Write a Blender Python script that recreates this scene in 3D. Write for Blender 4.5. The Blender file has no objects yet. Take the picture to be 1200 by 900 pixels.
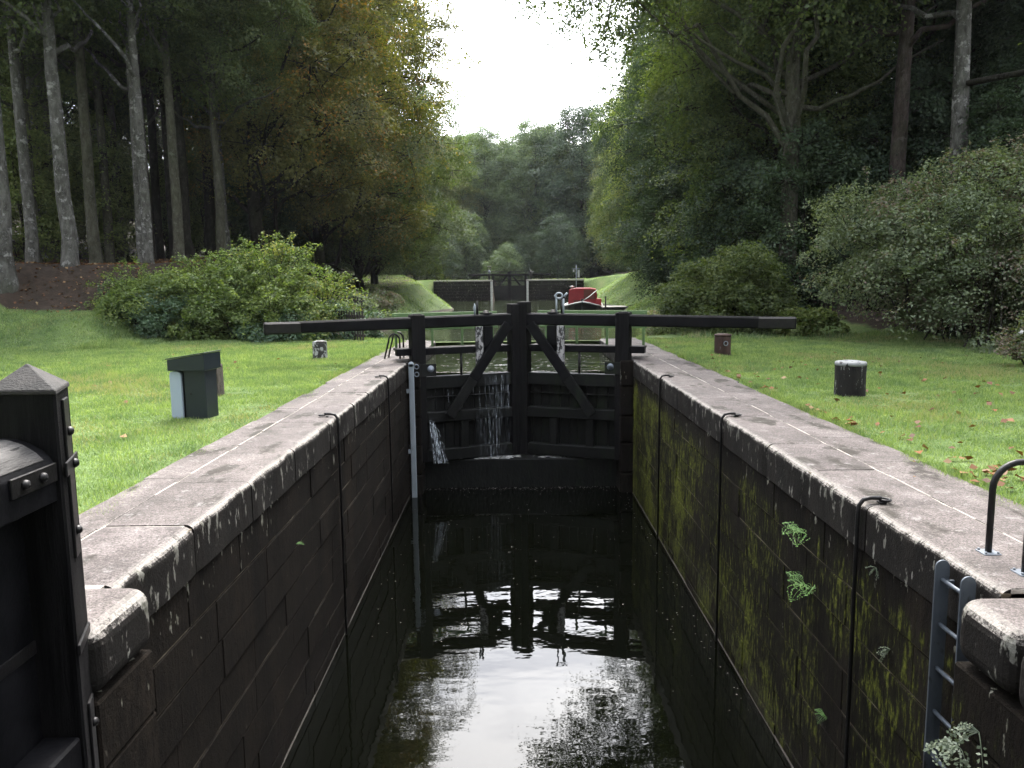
import bpy, bmesh, math, random
import numpy as np
from mathutils import Vector, Matrix
random.seed(7)
R = math.radians
sc = bpy.context.scene
COL = sc.collection

# ------------------------------------------------------------------ camera
F_PX, PITCH, ROLL, EYE = 910.0, math.atan(118 / 910.0), R(-0.65), 1.617
fw = Vector((0, math.cos(PITCH), -math.sin(PITCH))); rt = Vector((1, 0, 0)); up = rt.cross(fw)
rt2 = math.cos(ROLL) * rt + math.sin(ROLL) * up
up2 = -math.sin(ROLL) * rt + math.cos(ROLL) * up
cam = bpy.data.cameras.new('camera'); cob = bpy.data.objects.new('camera', cam); COL.objects.link(cob)
cam.sensor_width = 36.0; cam.lens = 36.0 * F_PX / 1200.0; cam.clip_start = 0.05; cam.clip_end = 2000
m = Matrix((rt2, up2, -fw)).transposed().to_4x4(); m.translation = Vector((0, 0, EYE)); cob.matrix_world = m
sc.camera = cob

WATER, UPPER = -2.84, -0.36
XL, XR = -2.2, 2.55

# ------------------------------------------------------------------ materials
class NT:
    def __init__(s, name):
        s.m = bpy.data.materials.new(name); s.m.use_nodes = True
        s.t = s.m.node_tree; s.t.nodes.clear()
        s.out = s.n('ShaderNodeOutputMaterial')
    def n(s, typ, **kw):
        x = s.t.nodes.new(typ)
        for k, v in kw.items():
            if k.startswith('i_'):
                x.inputs[k[2:].replace('_', ' ')].default_value = v
            else:
                setattr(x, k, v)
        return x
    def l(s, a, b): s.t.links.new(a, b)
    def coords(s, scale=(1, 1, 1), loc=(0, 0, 0)):
        tc = s.n('ShaderNodeTexCoord'); mp = s.n('ShaderNodeMapping')
        mp.inputs['Scale'].default_value = scale; mp.inputs['Location'].default_value = loc
        s.l(tc.outputs['Object'], mp.inputs['Vector']); return mp.outputs['Vector']
    def noise(s, vec, scale, detail=5, rough=0.6):
        x = s.n('ShaderNodeTexNoise'); x.inputs['Scale'].default_value = scale
        x.inputs['Detail'].default_value = detail; x.inputs['Roughness'].default_value = rough
        if vec is not None: s.l(vec, x.inputs['Vector'])
        return x.outputs['Fac']
    def ramp(s, fac, stops, interp='LINEAR'):
        x = s.n('ShaderNodeValToRGB'); cr = x.color_ramp; cr.interpolation = interp
        while len(cr.elements) < len(stops): cr.elements.new(0.5)
        for e, (p, c) in zip(cr.elements, stops):
            e.position = p; e.color = c if len(c) == 4 else (*c, 1)
        s.l(fac, x.inputs['Fac']); return x.outputs['Color']
    def mapr(s, fac, a, b, c=0.0, d=1.0):
        x = s.n('ShaderNodeMapRange'); x.inputs['From Min'].default_value = a; x.inputs['From Max'].default_value = b
        x.inputs['To Min'].default_value = c; x.inputs['To Max'].default_value = d
        s.l(fac, x.inputs['Value']); return x.outputs['Result']
    def mix(s, fac, a, b, blend='MIX'):
        x = s.n('ShaderNodeMix'); x.data_type = 'RGBA'; x.blend_type = blend
        for sock, v in ((x.inputs['Factor'], fac), (x.inputs['A'], a), (x.inputs['B'], b)):
            pass
        fi, ai, bi = x.inputs[0], x.inputs[6], x.inputs[7]
        for sock, v in ((fi, fac), (ai, a), (bi, b)):
            if hasattr(v, 'is_linked') or hasattr(v, 'node'): s.l(v, sock)
            elif isinstance(v, (int, float)): sock.default_value = v
            else: sock.default_value = (*v, 1) if len(v) == 3 else v
        return x.outputs[2]
    def math(s, op, a, b=None):
        x = s.n('ShaderNodeMath', operation=op)
        for sock, v in ((x.inputs[0], a), (x.inputs[1], b)):
            if v is None: continue
            if isinstance(v, (int, float)): sock.default_value = v
            else: s.l(v, sock)
        return x.outputs[0]
    def sep(s, vec):
        x = s.n('ShaderNodeSeparateXYZ'); s.l(vec, x.inputs[0]); return x.outputs
    def bump(s, h, strength=0.3, dist=0.02):
        x = s.n('ShaderNodeBump'); x.inputs['Strength'].default_value = strength; x.inputs['Distance'].default_value = dist
        s.l(h, x.inputs['Height']); return x.outputs['Normal']
    def principled(s, col, rough=0.6, metal=0.0, normal=None, spec=0.5):
        x = s.n('ShaderNodeBsdfPrincipled')
        if hasattr(col, 'node'): s.l(col, x.inputs['Base Color'])
        else: x.inputs['Base Color'].default_value = (*col, 1)
        if hasattr(rough, 'node'): s.l(rough, x.inputs['Roughness'])
        else: x.inputs['Roughness'].default_value = rough
        x.inputs['Metallic'].default_value = metal
        x.inputs['Specular IOR Level'].default_value = spec
        if normal is not None: s.l(normal, x.inputs['Normal'])
        s.l(x.outputs[0], s.out.inputs['Surface']); return x
    def island(s):
        g = s.n('ShaderNodeNewGeometry'); return g.outputs['Random Per Island']

M = {}
def painted(name, col, col2, rough=0.5, sc_=6.0, metal=0.0, stretch=(1, 1, 1), bump=0.2, chip=None, chip_at=(0.6, 0.66), spec=0.3):
    t = NT(name); v = t.coords(stretch)
    f = t.noise(v, sc_, 6)
    c = t.ramp(f, [(0.3, col), (0.7, col2)])
    h = t.noise(v, sc_ * 6, 4)
    if chip:
        k = t.noise(v, sc_ * 1.7, 5, 0.65)
        c = t.mix(t.mapr(k, chip_at[0], chip_at[1]), c, chip)
    t.principled(c, rough, metal, t.bump(h, bump, 0.01), spec); M[name] = t.m

painted('tarred_timber', (0.0018, 0.0018, 0.0023), (0.0065, 0.0065, 0.0075), 0.55, 5, 0, (1, 1, 1), 0.35, None, (0.6, 0.66), 0.06)
painted('grained_post', (0.0018, 0.0018, 0.0021), (0.0105, 0.010, 0.0105), 0.6, 4, 0, (7, 7, 0.35), 0.9, None, (0.6, 0.66), 0.06)
painted('worn_timber', (0.006, 0.0056, 0.0056), (0.070, 0.066, 0.064), 0.75, 3.0, 0, (9, 1.0, 4), 0.9, (0.004, 0.004, 0.004), (0.60, 0.64))
painted('worn_cap', (0.004, 0.004, 0.004), (0.028, 0.025, 0.023), 0.75, 6, 0, (2, 2, 4), 0.7)
painted('black_iron', (0.0048, 0.0048, 0.0054), (0.012, 0.0108, 0.0108), 0.42, 14, 0.3)
painted('galvanised', (0.102, 0.12, 0.144), (0.168, 0.186, 0.21), 0.45, 7, 0.4)
painted('ladder_grey', (0.050, 0.060, 0.074), (0.085, 0.098, 0.115), 0.5, 5, 0.3, (1, 1, 0.5), 0.15, (0.022, 0.022, 0.020), (0.56, 0.66))
painted('gauge_paint', (0.252, 0.282, 0.312), (0.156, 0.18, 0.198), 0.5, 5, 0, (1, 1, 0.4), 0.1, (0.06, 0.06, 0.054), (0.62, 0.7))
painted('peeling_white', (0.204, 0.198, 0.198), (0.288, 0.282, 0.282), 0.6, 8, 0, (1, 1, 0.5), 0.3, (0.012, 0.012, 0.0132), (0.47, 0.52))
painted('peeled_black', (0.004, 0.004, 0.0045), (0.017, 0.015, 0.014), 0.75, 11, 0, (1, 1, 0.3), 1.0, (0.15, 0.155, 0.15), (0.60, 0.63), 0.15)
painted('flaking_top', (0.12, 0.127, 0.13), (0.18, 0.187, 0.19), 0.65, 6, 0, (1, 1, 1), 0.5, (0.010, 0.010, 0.011), (0.56, 0.60))
painted('stump_white', (0.012, 0.012, 0.012), (0.036, 0.033, 0.03), 0.65, 7, 0, (1, 1, 0.6), 0.5, (0.252, 0.258, 0.258), (0.52, 0.56))
painted('rusty', (0.015, 0.0078, 0.006), (0.045, 0.0216, 0.0156), 0.75, 7, 0, (1, 1, 0.5), 0.5, (0.096, 0.096, 0.096), (0.66, 0.7))
painted('weathered_wood', (0.027, 0.0204, 0.0156), (0.096, 0.081, 0.069), 0.8, 10, 0, (3, 3, 0.6), 0.8, (0.009, 0.0072, 0.006), (0.55, 0.62))
painted('fence_wood', (0.0108, 0.0084, 0.0066), (0.03, 0.0252, 0.021), 0.8, 6, 0, (3, 3, 0.6), 0.4)
painted('slate_grey', (0.0095, 0.0150, 0.0180), (0.0140, 0.0205, 0.0240), 0.4, 3, 0.1, (1, 1, 1), 0.05)
painted('pale_plastic', (0.264, 0.318, 0.396), (0.3, 0.348, 0.42), 0.35, 2, 0, (1, 1, 1), 0.02)
painted('green_paint', (0.060, 0.110, 0.040), (0.085, 0.140, 0.055), 0.5, 3, 0, (1, 1, 1), 0.05)
painted('red_paint', (0.24, 0.014, 0.020), (0.30, 0.022, 0.028), 0.4, 3, 0, (1, 1, 1), 0.02)
painted('brown_red', (0.09, 0.021, 0.012), (0.12, 0.03, 0.018), 0.5, 3, 0, (1, 1, 1), 0.02)
painted('white_paint', (0.372, 0.372, 0.36), (0.444, 0.444, 0.432), 0.45, 4, 0, (1, 1, 1), 0.02)
painted('black_hull', (0.008, 0.008, 0.009), (0.014, 0.014, 0.016), 0.35, 3, 0, (1, 1, 1), 0.02)
painted('pale_deck', (0.18, 0.168, 0.15), (0.252, 0.24, 0.216), 0.7, 5)
painted('dark_glass', (0.02, 0.015, 0.015), (0.03, 0.02, 0.02), 0.12, 3, 0, (1, 1, 1), 0.0)

def masonry(name, moss, light=1.0, lichen=1.0):
    """old lock masonry: black-brown stone, vertical run marks, pale lichen on the top courses, moss"""
    t = NT(name); v = t.coords(); vs = t.coords((1, 1, 0.13)); vf = t.coords((1, 1, 0.34))
    x, y, z = t.sep(v)
    f = t.noise(vs, 2.6, 6, 0.65); isl = t.island()
    L = light * 0.30
    base = t.ramp(f, [(0.3, (0.0095 * L, 0.0080 * L, 0.0065 * L)), (0.55, (0.024 * L, 0.0195 * L, 0.0155 * L)), (0.8, (0.050 * L, 0.039 * L, 0.030 * L))])
    base = t.mix(0.7, base, t.ramp(isl, [(0, (0.78, 0.78, 0.78)), (1, (1.15, 1.13, 1.1))]), 'MULTIPLY')
    rust = t.mapr(t.noise(vs, 1.1, 4), 0.60, 0.78)
    base = t.mix(t.math('MULTIPLY', rust, 0.5), base, (0.024, 0.016, 0.010))
    fine = t.noise(t.coords((1, 1, 0.28)), 24, 6, 0.75); gr = t.noise(v, 60, 5, 0.75)
    base = t.mix(0.8, base, t.ramp(fine, [(0.34, (0.30, 0.30, 0.30)), (0.66, (1.75, 1.66, 1.56))]), 'MULTIPLY')
    base = t.mix(0.6, base, t.ramp(gr, [(0.35, (0.5, 0.5, 0.5)), (0.7, (1.5, 1.5, 1.5))]), 'MULTIPLY')
    if lichen:
        li = t.noise(vf, 13.0, 4, 0.6); zm = t.mapr(z, -1.0, -0.34, -0.10, 0.015)
        lm = t.mapr(t.math('ADD', li, zm) if lichen == 1 else t.math('ADD', li, 0.012), 0.635, 0.66)
        lcol = t.ramp(t.noise(v, 20, 4), [(0.35, (0.10, 0.095, 0.07)), (0.65, (0.22, 0.22, 0.185))])
        base = t.mix(t.math('MULTIPLY', lm, 0.85), base, lcol)
    ch = t.mapr(t.noise(t.coords((1, 1, 0.55), (9, 1, 4)), 19, 4, 0.6), 0.70, 0.74)
    base = t.mix(t.math('MULTIPLY', ch, 0.7), base, (0.075, 0.070, 0.056))
    gm = None
    if moss > 0:
        g1 = t.noise(t.coords((1, 1, 0.24), (3, 0, 0)), 24.0, 8, 0.74); g2 = t.noise(t.coords((1, 1, 0.7), (1, 4, 2)), 1.3, 4, 0.6)
        zz = t.mapr(z, -0.62, -0.30, 0.0, -0.22)
        yy = t.mapr(y, 4.5, 15.0, -0.015, 0.075)
        g = t.math('ADD', t.math('ADD', t.math('ADD', g1, t.math('MULTIPLY', t.math('SUBTRACT', g2, 0.5), 0.62)), zz), yy)
        film = t.mapr(g, 0.44, 0.62); gm = t.mapr(g, 0.585 - 0.03 * moss, 0.655 - 0.03 * moss)
        base = t.mix(t.math('MULTIPLY', film, 0.65), base, (0.020, 0.021, 0.0075))
        gcol = t.ramp(t.noise(v, 24, 4, 0.7), [(0.32, (0.022, 0.026, 0.006)), (0.5, (0.062, 0.070, 0.012)), (0.7, (0.135, 0.145, 0.024))])
        base = t.mix(gm, base, gcol)
    h = t.math('ADD', t.math('MULTIPLY', gr, 0.7), t.math('MULTIPLY', fine, 1.0))
    if gm is not None: h = t.math('ADD', h, t.math('MULTIPLY', gm, 1.6))
    t.principled(base, t.mapr(z, -2.9, -1.8, 0.5, 0.9), 0, t.bump(h, 0.8, 0.018), 0.07); M[name] = t.m
masonry('masonry_dry', 0.0)
masonry('masonry_mossy', 1.0)
masonry('masonry_far', 0.0, 0.9, 2)

def coping_mat():
    t = NT('coping_stone'); v = t.coords(); vf = t.coords((1, 1, 0.36)); x, y, z = t.sep(v); isl = t.island()
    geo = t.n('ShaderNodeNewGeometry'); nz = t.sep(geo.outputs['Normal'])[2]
    a = t.noise(v, 1.7, 7, 0.7); b = t.noise(v, 55, 5, 0.75); m_ = t.noise(v, 9, 5, 0.7)
    top = t.ramp(a, [(0.32, (0.044, 0.0385, 0.036)), (0.5, (0.080, 0.070, 0.067)), (0.66, (0.126, 0.113, 0.109))])
    top = t.mix(0.95, top, t.ramp(b, [(0.34, (0.40, 0.40, 0.40)), (0.66, (1.5, 1.5, 1.5))]), 'MULTIPLY')
    sp = t.noise(v, 130, 3, 0.6); top = t.mix(0.8, top, t.ramp(sp, [(0.36, (0.45, 0.44, 0.43)), (0.5, (1, 1, 1)), (0.66, (1.45, 1.45, 1.45))]), 'MULTIPLY')
    top = t.mix(0.7, top, t.ramp(m_, [(0.3, (0.62, 0.61, 0.6)), (0.7, (1.25, 1.25, 1.26))]), 'MULTIPLY')
    top = t.mix(0.8, top, t.ramp(isl, [(0, (0.85, 0.83, 0.84)), (1, (1.14, 1.12, 1.10))]), 'MULTIPLY')
    dk = t.mapr(t.math('ADD', t.noise(t.coords((1.5, 0.8, 1), (2, 5, 0)), 1.6, 5, 0.6), t.math('MULTIPLY', m_, 0.14)), 0.625, 0.69)
    top = t.mix(t.math('MULTIPLY', dk, 0.85), top, (0.014, 0.012, 0.008))
    pale = t.mapr(t.noise(v, 7.5, 7, 0.78), 0.575, 0.63)
    top = t.mix(t.math('MULTIPLY', pale, 0.65), top, (0.165, 0.157, 0.152))
    f = t.noise(t.coords((1, 1, 0.2)), 4.0, 6, 0.65)
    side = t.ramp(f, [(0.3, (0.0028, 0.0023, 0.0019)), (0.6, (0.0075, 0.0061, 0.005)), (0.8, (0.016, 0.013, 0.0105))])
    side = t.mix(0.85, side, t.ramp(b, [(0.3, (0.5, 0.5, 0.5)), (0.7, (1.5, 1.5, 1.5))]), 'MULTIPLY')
    li = t.noise(vf, 13.0, 4, 0.62)
    lm = t.mapr(t.math('ADD', li, t.mapr(z, -0.34, 0.0, -0.03, 0.03)), 0.60, 0.625)
    side = t.mix(t.math('MULTIPLY', lm, 0.9), side, t.ramp(t.noise(v, 18, 4), [(0.35, (0.070, 0.068, 0.054)), (0.65, (0.20, 0.196, 0.175))]))
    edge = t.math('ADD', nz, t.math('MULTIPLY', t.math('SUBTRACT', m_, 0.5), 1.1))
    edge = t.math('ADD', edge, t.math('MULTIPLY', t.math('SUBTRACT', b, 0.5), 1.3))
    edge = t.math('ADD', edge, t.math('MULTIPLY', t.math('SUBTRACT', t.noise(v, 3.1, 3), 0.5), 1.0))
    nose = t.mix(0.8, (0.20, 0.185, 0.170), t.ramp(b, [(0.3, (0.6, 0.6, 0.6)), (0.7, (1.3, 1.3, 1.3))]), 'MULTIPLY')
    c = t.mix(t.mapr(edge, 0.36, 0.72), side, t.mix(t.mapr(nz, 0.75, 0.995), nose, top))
    h = t.math('ADD', t.math('ADD', b, t.math('MULTIPLY', a, 1.5)), m_)
    t.principled(c, t.mapr(a, 0.3, 0.7, 0.6, 0.85), 0, t.bump(h, 0.5, 0.012), 0.15); M['coping_stone'] = t.m
coping_mat()

def simple(name, ramp, scale, rough=0.9, bump=0.4, stretch=(1, 1, 1), bd=0.02, detail=6):
    t = NT(name); v = t.coords(stretch); f = t.noise(v, scale, detail, 0.65)
    c = t.ramp(f, ramp); t.principled(c, rough, 0, t.bump(t.noise(v, scale * 4, 5), bump, bd), 0.3); M[name] = t.m
simple('mortar', [(0.3, (0.14, 0.125, 0.11)), (0.7, (0.32, 0.29, 0.26))], 9)
simple('dark_mortar', [(0.36, (0.006, 0.005, 0.004)), (0.5, (0.06, 0.047, 0.03)), (0.66, (0.20, 0.17, 0.125))], 2.2, stretch=(1, 1, 6))
#simple('earth', [(0.3, (0.022, 0.014, 0.010)), (0.55, (0.05, 0.030, 0.020)), (0.75, (0.09, 0.058, 0.038))], 5, 0.95, 0.8, bd=0.06)
def bark(name, dark, mid, lite, patch, patch_amt=0.5):
    t = NT(name); v = t.coords((1, 1, 0.45)); v1 = t.coords()
    c = t.ramp(t.noise(v, 5.5, 7, 0.7), [(0.3, dark), (0.5, mid), (0.7, lite)])
    p = t.mapr(t.noise(v1, 3.4, 6, 0.72), 0.60 - 0.12 * patch_amt, 0.66 - 0.12 * patch_amt)
    c = t.mix(t.math('MULTIPLY', p, 0.8), c, patch)
    g = t.mapr(t.noise(v1, 0.8, 3), 0.5, 0.68); c = t.mix(t.math('MULTIPLY', g, 0.5), c, (0.028, 0.034, 0.018))
    c = t.mix(0.7, c, t.ramp(t.noise(t.coords((1, 1, 0.3)), 28, 5, 0.7), [(0.3, (0.45, 0.45, 0.45)), (0.7, (1.4, 1.4, 1.4))]), 'MULTIPLY')
    h = t.math('ADD', t.noise(t.coords((1, 1, 0.25)), 14, 6, 0.7), p)
    t.principled(c, 0.9, 0, t.bump(h, 0.9, 0.04), 0.1); M[name] = t.m
bark('pale_bark', (0.022, 0.021, 0.018), (0.065, 0.063, 0.057), (0.125, 0.122, 0.114), (0.26, 0.257, 0.245), 0.48)
bark('green_bark', (0.020, 0.020, 0.014), (0.048, 0.047, 0.034), (0.08, 0.078, 0.062), (0.11, 0.11, 0.092), 0.2)
bark('dark_bark', (0.008, 0.007, 0.006), (0.019, 0.017, 0.014), (0.038, 0.034, 0.029), (0.055, 0.055, 0.045), 0.1)
bark('brown_bark', (0.018, 0.013, 0.011), (0.036, 0.028, 0.025), (0.062, 0.052, 0.047), (0.08, 0.07, 0.065), 0.1)

def leaf(name, dark, mid, lite, accent=None, acc_amt=0.0, trans=0.35, cs=0.55, camp=0.55):
    t = NT(name); isl = t.island()
    oi = t.n('ShaderNodeObjectInfo')
    c = t.ramp(isl, [(0.0, dark), (0.5, mid), (1.0, lite)])
    v = t.coords(); cl = t.noise(v, cs, 4, 0.65)
    c = t.mix(camp, c, t.ramp(cl, [(0.33, (0.66, 0.74, 0.76)), (0.67, (1.28, 1.22, 1.05))]), 'MULTIPLY')
    if accent:
        a = t.noise(t.coords((1, 1, 1), (5, 3, 1)), 0.42, 4, 0.6)
        am = t.mapr(t.math('ADD', a, t.math('MULTIPLY', t.math('SUBTRACT', isl, 0.5), 0.25)), 0.62 - acc_amt, 0.70 - acc_amt)
        c = t.mix(am, c, accent)
    c = t.mix(0.5, c, t.ramp(oi.outputs['Random'], [(0, (0.75, 0.8, 0.85)), (1, (1.2, 1.15, 1.05))]), 'MULTIPLY')
    d = t.n('ShaderNodeBsdfDiffuse'); tr = t.n('ShaderNodeBsdfTranslucent'); g = t.n('ShaderNodeBsdfGlossy')
    g.inputs['Roughness'].default_value = 0.55; g.inputs['Color'].default_value = (0.9, 0.95, 1, 1)
    t.l(c, d.inputs['Color'])
    tc = t.mix(1.0, c, (1.25, 1.3, 0.6), 'MULTIPLY'); t.l(tc, tr.inputs['Color'])
    m1 = t.n('ShaderNodeMixShader'); m1.inputs[0].default_value = trans
    t.l(d.outputs[0], m1.inputs[1]); t.l(tr.outputs[0], m1.inputs[2])
    m2 = t.n('ShaderNodeMixShader'); m2.inputs[0].default_value = 0.02
    t.l(m1.outputs[0], m2.inputs[1]); t.l(g.outputs[0], m2.inputs[2])
    t.l(m2.outputs[0], t.out.inputs['Surface']); M[name] = t.m
leaf('leaf_wood', (0.036, 0.054, 0.018), (0.056, 0.080, 0.024), (0.088, 0.112, 0.034), None, 0, 0.42)
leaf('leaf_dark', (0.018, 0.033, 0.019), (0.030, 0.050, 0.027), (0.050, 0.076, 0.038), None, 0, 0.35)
leaf('leaf_turning', (0.062, 0.066, 0.018), (0.090, 0.094, 0.024), (0.135, 0.125, 0.032), (0.21, 0.115, 0.022), 0.0, 0.45)
leaf('leaf_light', (0.060, 0.088, 0.028), (0.100, 0.130, 0.038), (0.15, 0.175, 0.060), None, 0, 0.45)
leaf('leaf_far', (0.048, 0.074, 0.040), (0.076, 0.110, 0.054), (0.108, 0.146, 0.070), None, 0, 0.42)
leaf('leaf_far_yellow', (0.068, 0.082, 0.034), (0.100, 0.115, 0.044), (0.140, 0.150, 0.056), None, 0, 0.42)
leaf('leaf_shrub', (0.058, 0.090, 0.024), (0.100, 0.145, 0.036), (0.170, 0.215, 0.060), (0.21, 0.21, 0.05), 0.0, 0.4)
leaf('leaf_bramble', (0.034, 0.066, 0.038), (0.058, 0.100, 0.056), (0.095, 0.140, 0.085), (0.10, 0.07, 0.05), -0.06, 0.3)
leaf('leaf_grey', (0.060, 0.082, 0.040), (0.105, 0.132, 0.070), (0.165, 0.195, 0.115), (0.14, 0.105, 0.085), 0.05, 0.38)
leaf('grass_blade', (0.078, 0.132, 0.046), (0.130, 0.192, 0.078), (0.215, 0.272, 0.132), (0.22, 0.21, 0.115), 0.0, 0.45, 1.4, 1.0)
leaf('fern_green', (0.055, 0.13, 0.028), (0.10, 0.20, 0.045), (0.15, 0.26, 0.07))
leaf('plant_grey', (0.045, 0.062, 0.040), (0.070, 0.092, 0.060), (0.105, 0.125, 0.085))
leaf('fallen', (0.07, 0.030, 0.014), (0.15, 0.060, 0.022), (0.23, 0.16, 0.085), None, 0, 0.1)

def ground_mat():
    t = NT('ground_cover'); v = t.coords(); at = t.n('ShaderNodeAttribute', attribute_name='soil')
    a = t.noise(v, 0.7, 5); b = t.noise(v, 9, 5)
    g = t.ramp(a, [(0.3, (0.045, 0.075, 0.020)), (0.55, (0.075, 0.115, 0.034)), (0.75, (0.11, 0.13, 0.05))])
    g = t.mix(0.7, g, t.ramp(b, [(0.3, (0.6, 0.6, 0.6)), (0.7, (1.2, 1.2, 1.2))]), 'MULTIPLY')
    s = t.ramp(t.noise(v, 4, 6, 0.7), [(0.3, (0.012, 0.009, 0.006)), (0.55, (0.026, 0.018, 0.013)), (0.75, (0.052, 0.037, 0.026))])
    f = t.math('ADD', at.outputs['Fac'], t.math('MULTIPLY', t.math('SUBTRACT', t.noise(v, 1.5, 5, 0.7), 0.5), 0.8))
    c = t.mix(t.mapr(f, 0.4, 0.6), g, s)
    t.principled(c, 0.95, 0, t.bump(t.noise(v, 12, 6), 0.6, 0.05), 0.2); M['ground_cover'] = t.m
ground_mat()

def water_mat(name, col, s1, s2, st, rough=0.015):
    t = NT(name); v1 = t.coords((0.35, 1, 1)); v2 = t.coords((0.5, 1, 1), (7, 2, 0))
    h = t.math('ADD', t.noise(v1, s1, 2, 0.5), t.math('MULTIPLY', t.noise(v2, s2, 2, 0.5), 0.22))
    b = t.principled(col, rough, 0, t.bump(h, st, 0.05), 0.5); b.inputs['IOR'].default_value = 1.333
    M[name] = t.m
water_mat('chamber_water', (0.0009, 0.0011, 0.0006), 2.3, 8.0, 0.075)
water_mat('basin_water', (0.016, 0.021, 0.011), 2.6, 9.0, 0.5, 0.05)

def foam_mat():
    t = NT('falling_water'); v = t.coords((1, 1, 0.25)); f = t.noise(v, 30, 4)
    d = t.n('ShaderNodeBsdfPrincipled'); d.inputs['Base Color'].default_value = (0.62, 0.68, 0.74, 1); d.inputs['Roughness'].default_value = 0.25
    tr = t.n('ShaderNodeBsdfTransparent'); mx = t.n('ShaderNodeMixShader')
    t.l(t.mapr(f, 0.46, 0.68, 0.0, 0.55), mx.inputs[0]); t.l(tr.outputs[0], mx.inputs[1]); t.l(d.outputs[0], mx.inputs[2])
    t.l(mx.outputs[0], t.out.inputs['Surface']); M['falling_water'] = t.m
foam_mat()
def film_mat():
    t = NT('water_film'); a = t.noise(t.coords((1, 1, 0.10)), 38, 5, 0.7); b = t.noise(t.coords((1, 1, 0.5)), 9, 4, 0.6)
    d = t.n('ShaderNodeBsdfPrincipled'); d.inputs['Base Color'].default_value = (0.42, 0.47, 0.52, 1); d.inputs['Roughness'].default_value = 0.3
    tr = t.n('ShaderNodeBsdfTransparent'); mx = t.n('ShaderNodeMixShader')
    al = t.math('MULTIPLY', t.mapr(a, 0.50, 0.72), t.mapr(b, 0.42, 0.66, 0.0, 0.55))
    t.l(al, mx.inputs[0]); t.l(tr.outputs[0], mx.inputs[1]); t.l(d.outputs[0], mx.inputs[2]); t.l(mx.outputs[0], t.out.inputs['Surface']); M['water_film'] = t.m
film_mat()
def wet_timber():
    t = NT('wet_timber'); v = t.coords((1, 1, 0.35)); x, y, z = t.sep(t.coords())
    c = t.ramp(t.noise(v, 6, 6), [(0.3, (0.0022, 0.0026, 0.0027)), (0.7, (0.0075, 0.0078, 0.0072))])
    g = t.math('ADD', t.noise(v, 4.5, 6, 0.7), t.mapr(x, -0.6, 0.8, -0.06, 0.03))
    c = t.mix(t.math('MULTIPLY', t.mapr(g, 0.56, 0.72), 0.8), c, (0.008, 0.014, 0.005))
    t.principled(c, 0.5, 0, t.bump(t.noise(v, 22, 5), 0.5, 0.015), 0.15); M['wet_timber'] = t.m
wet_timber()

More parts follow.
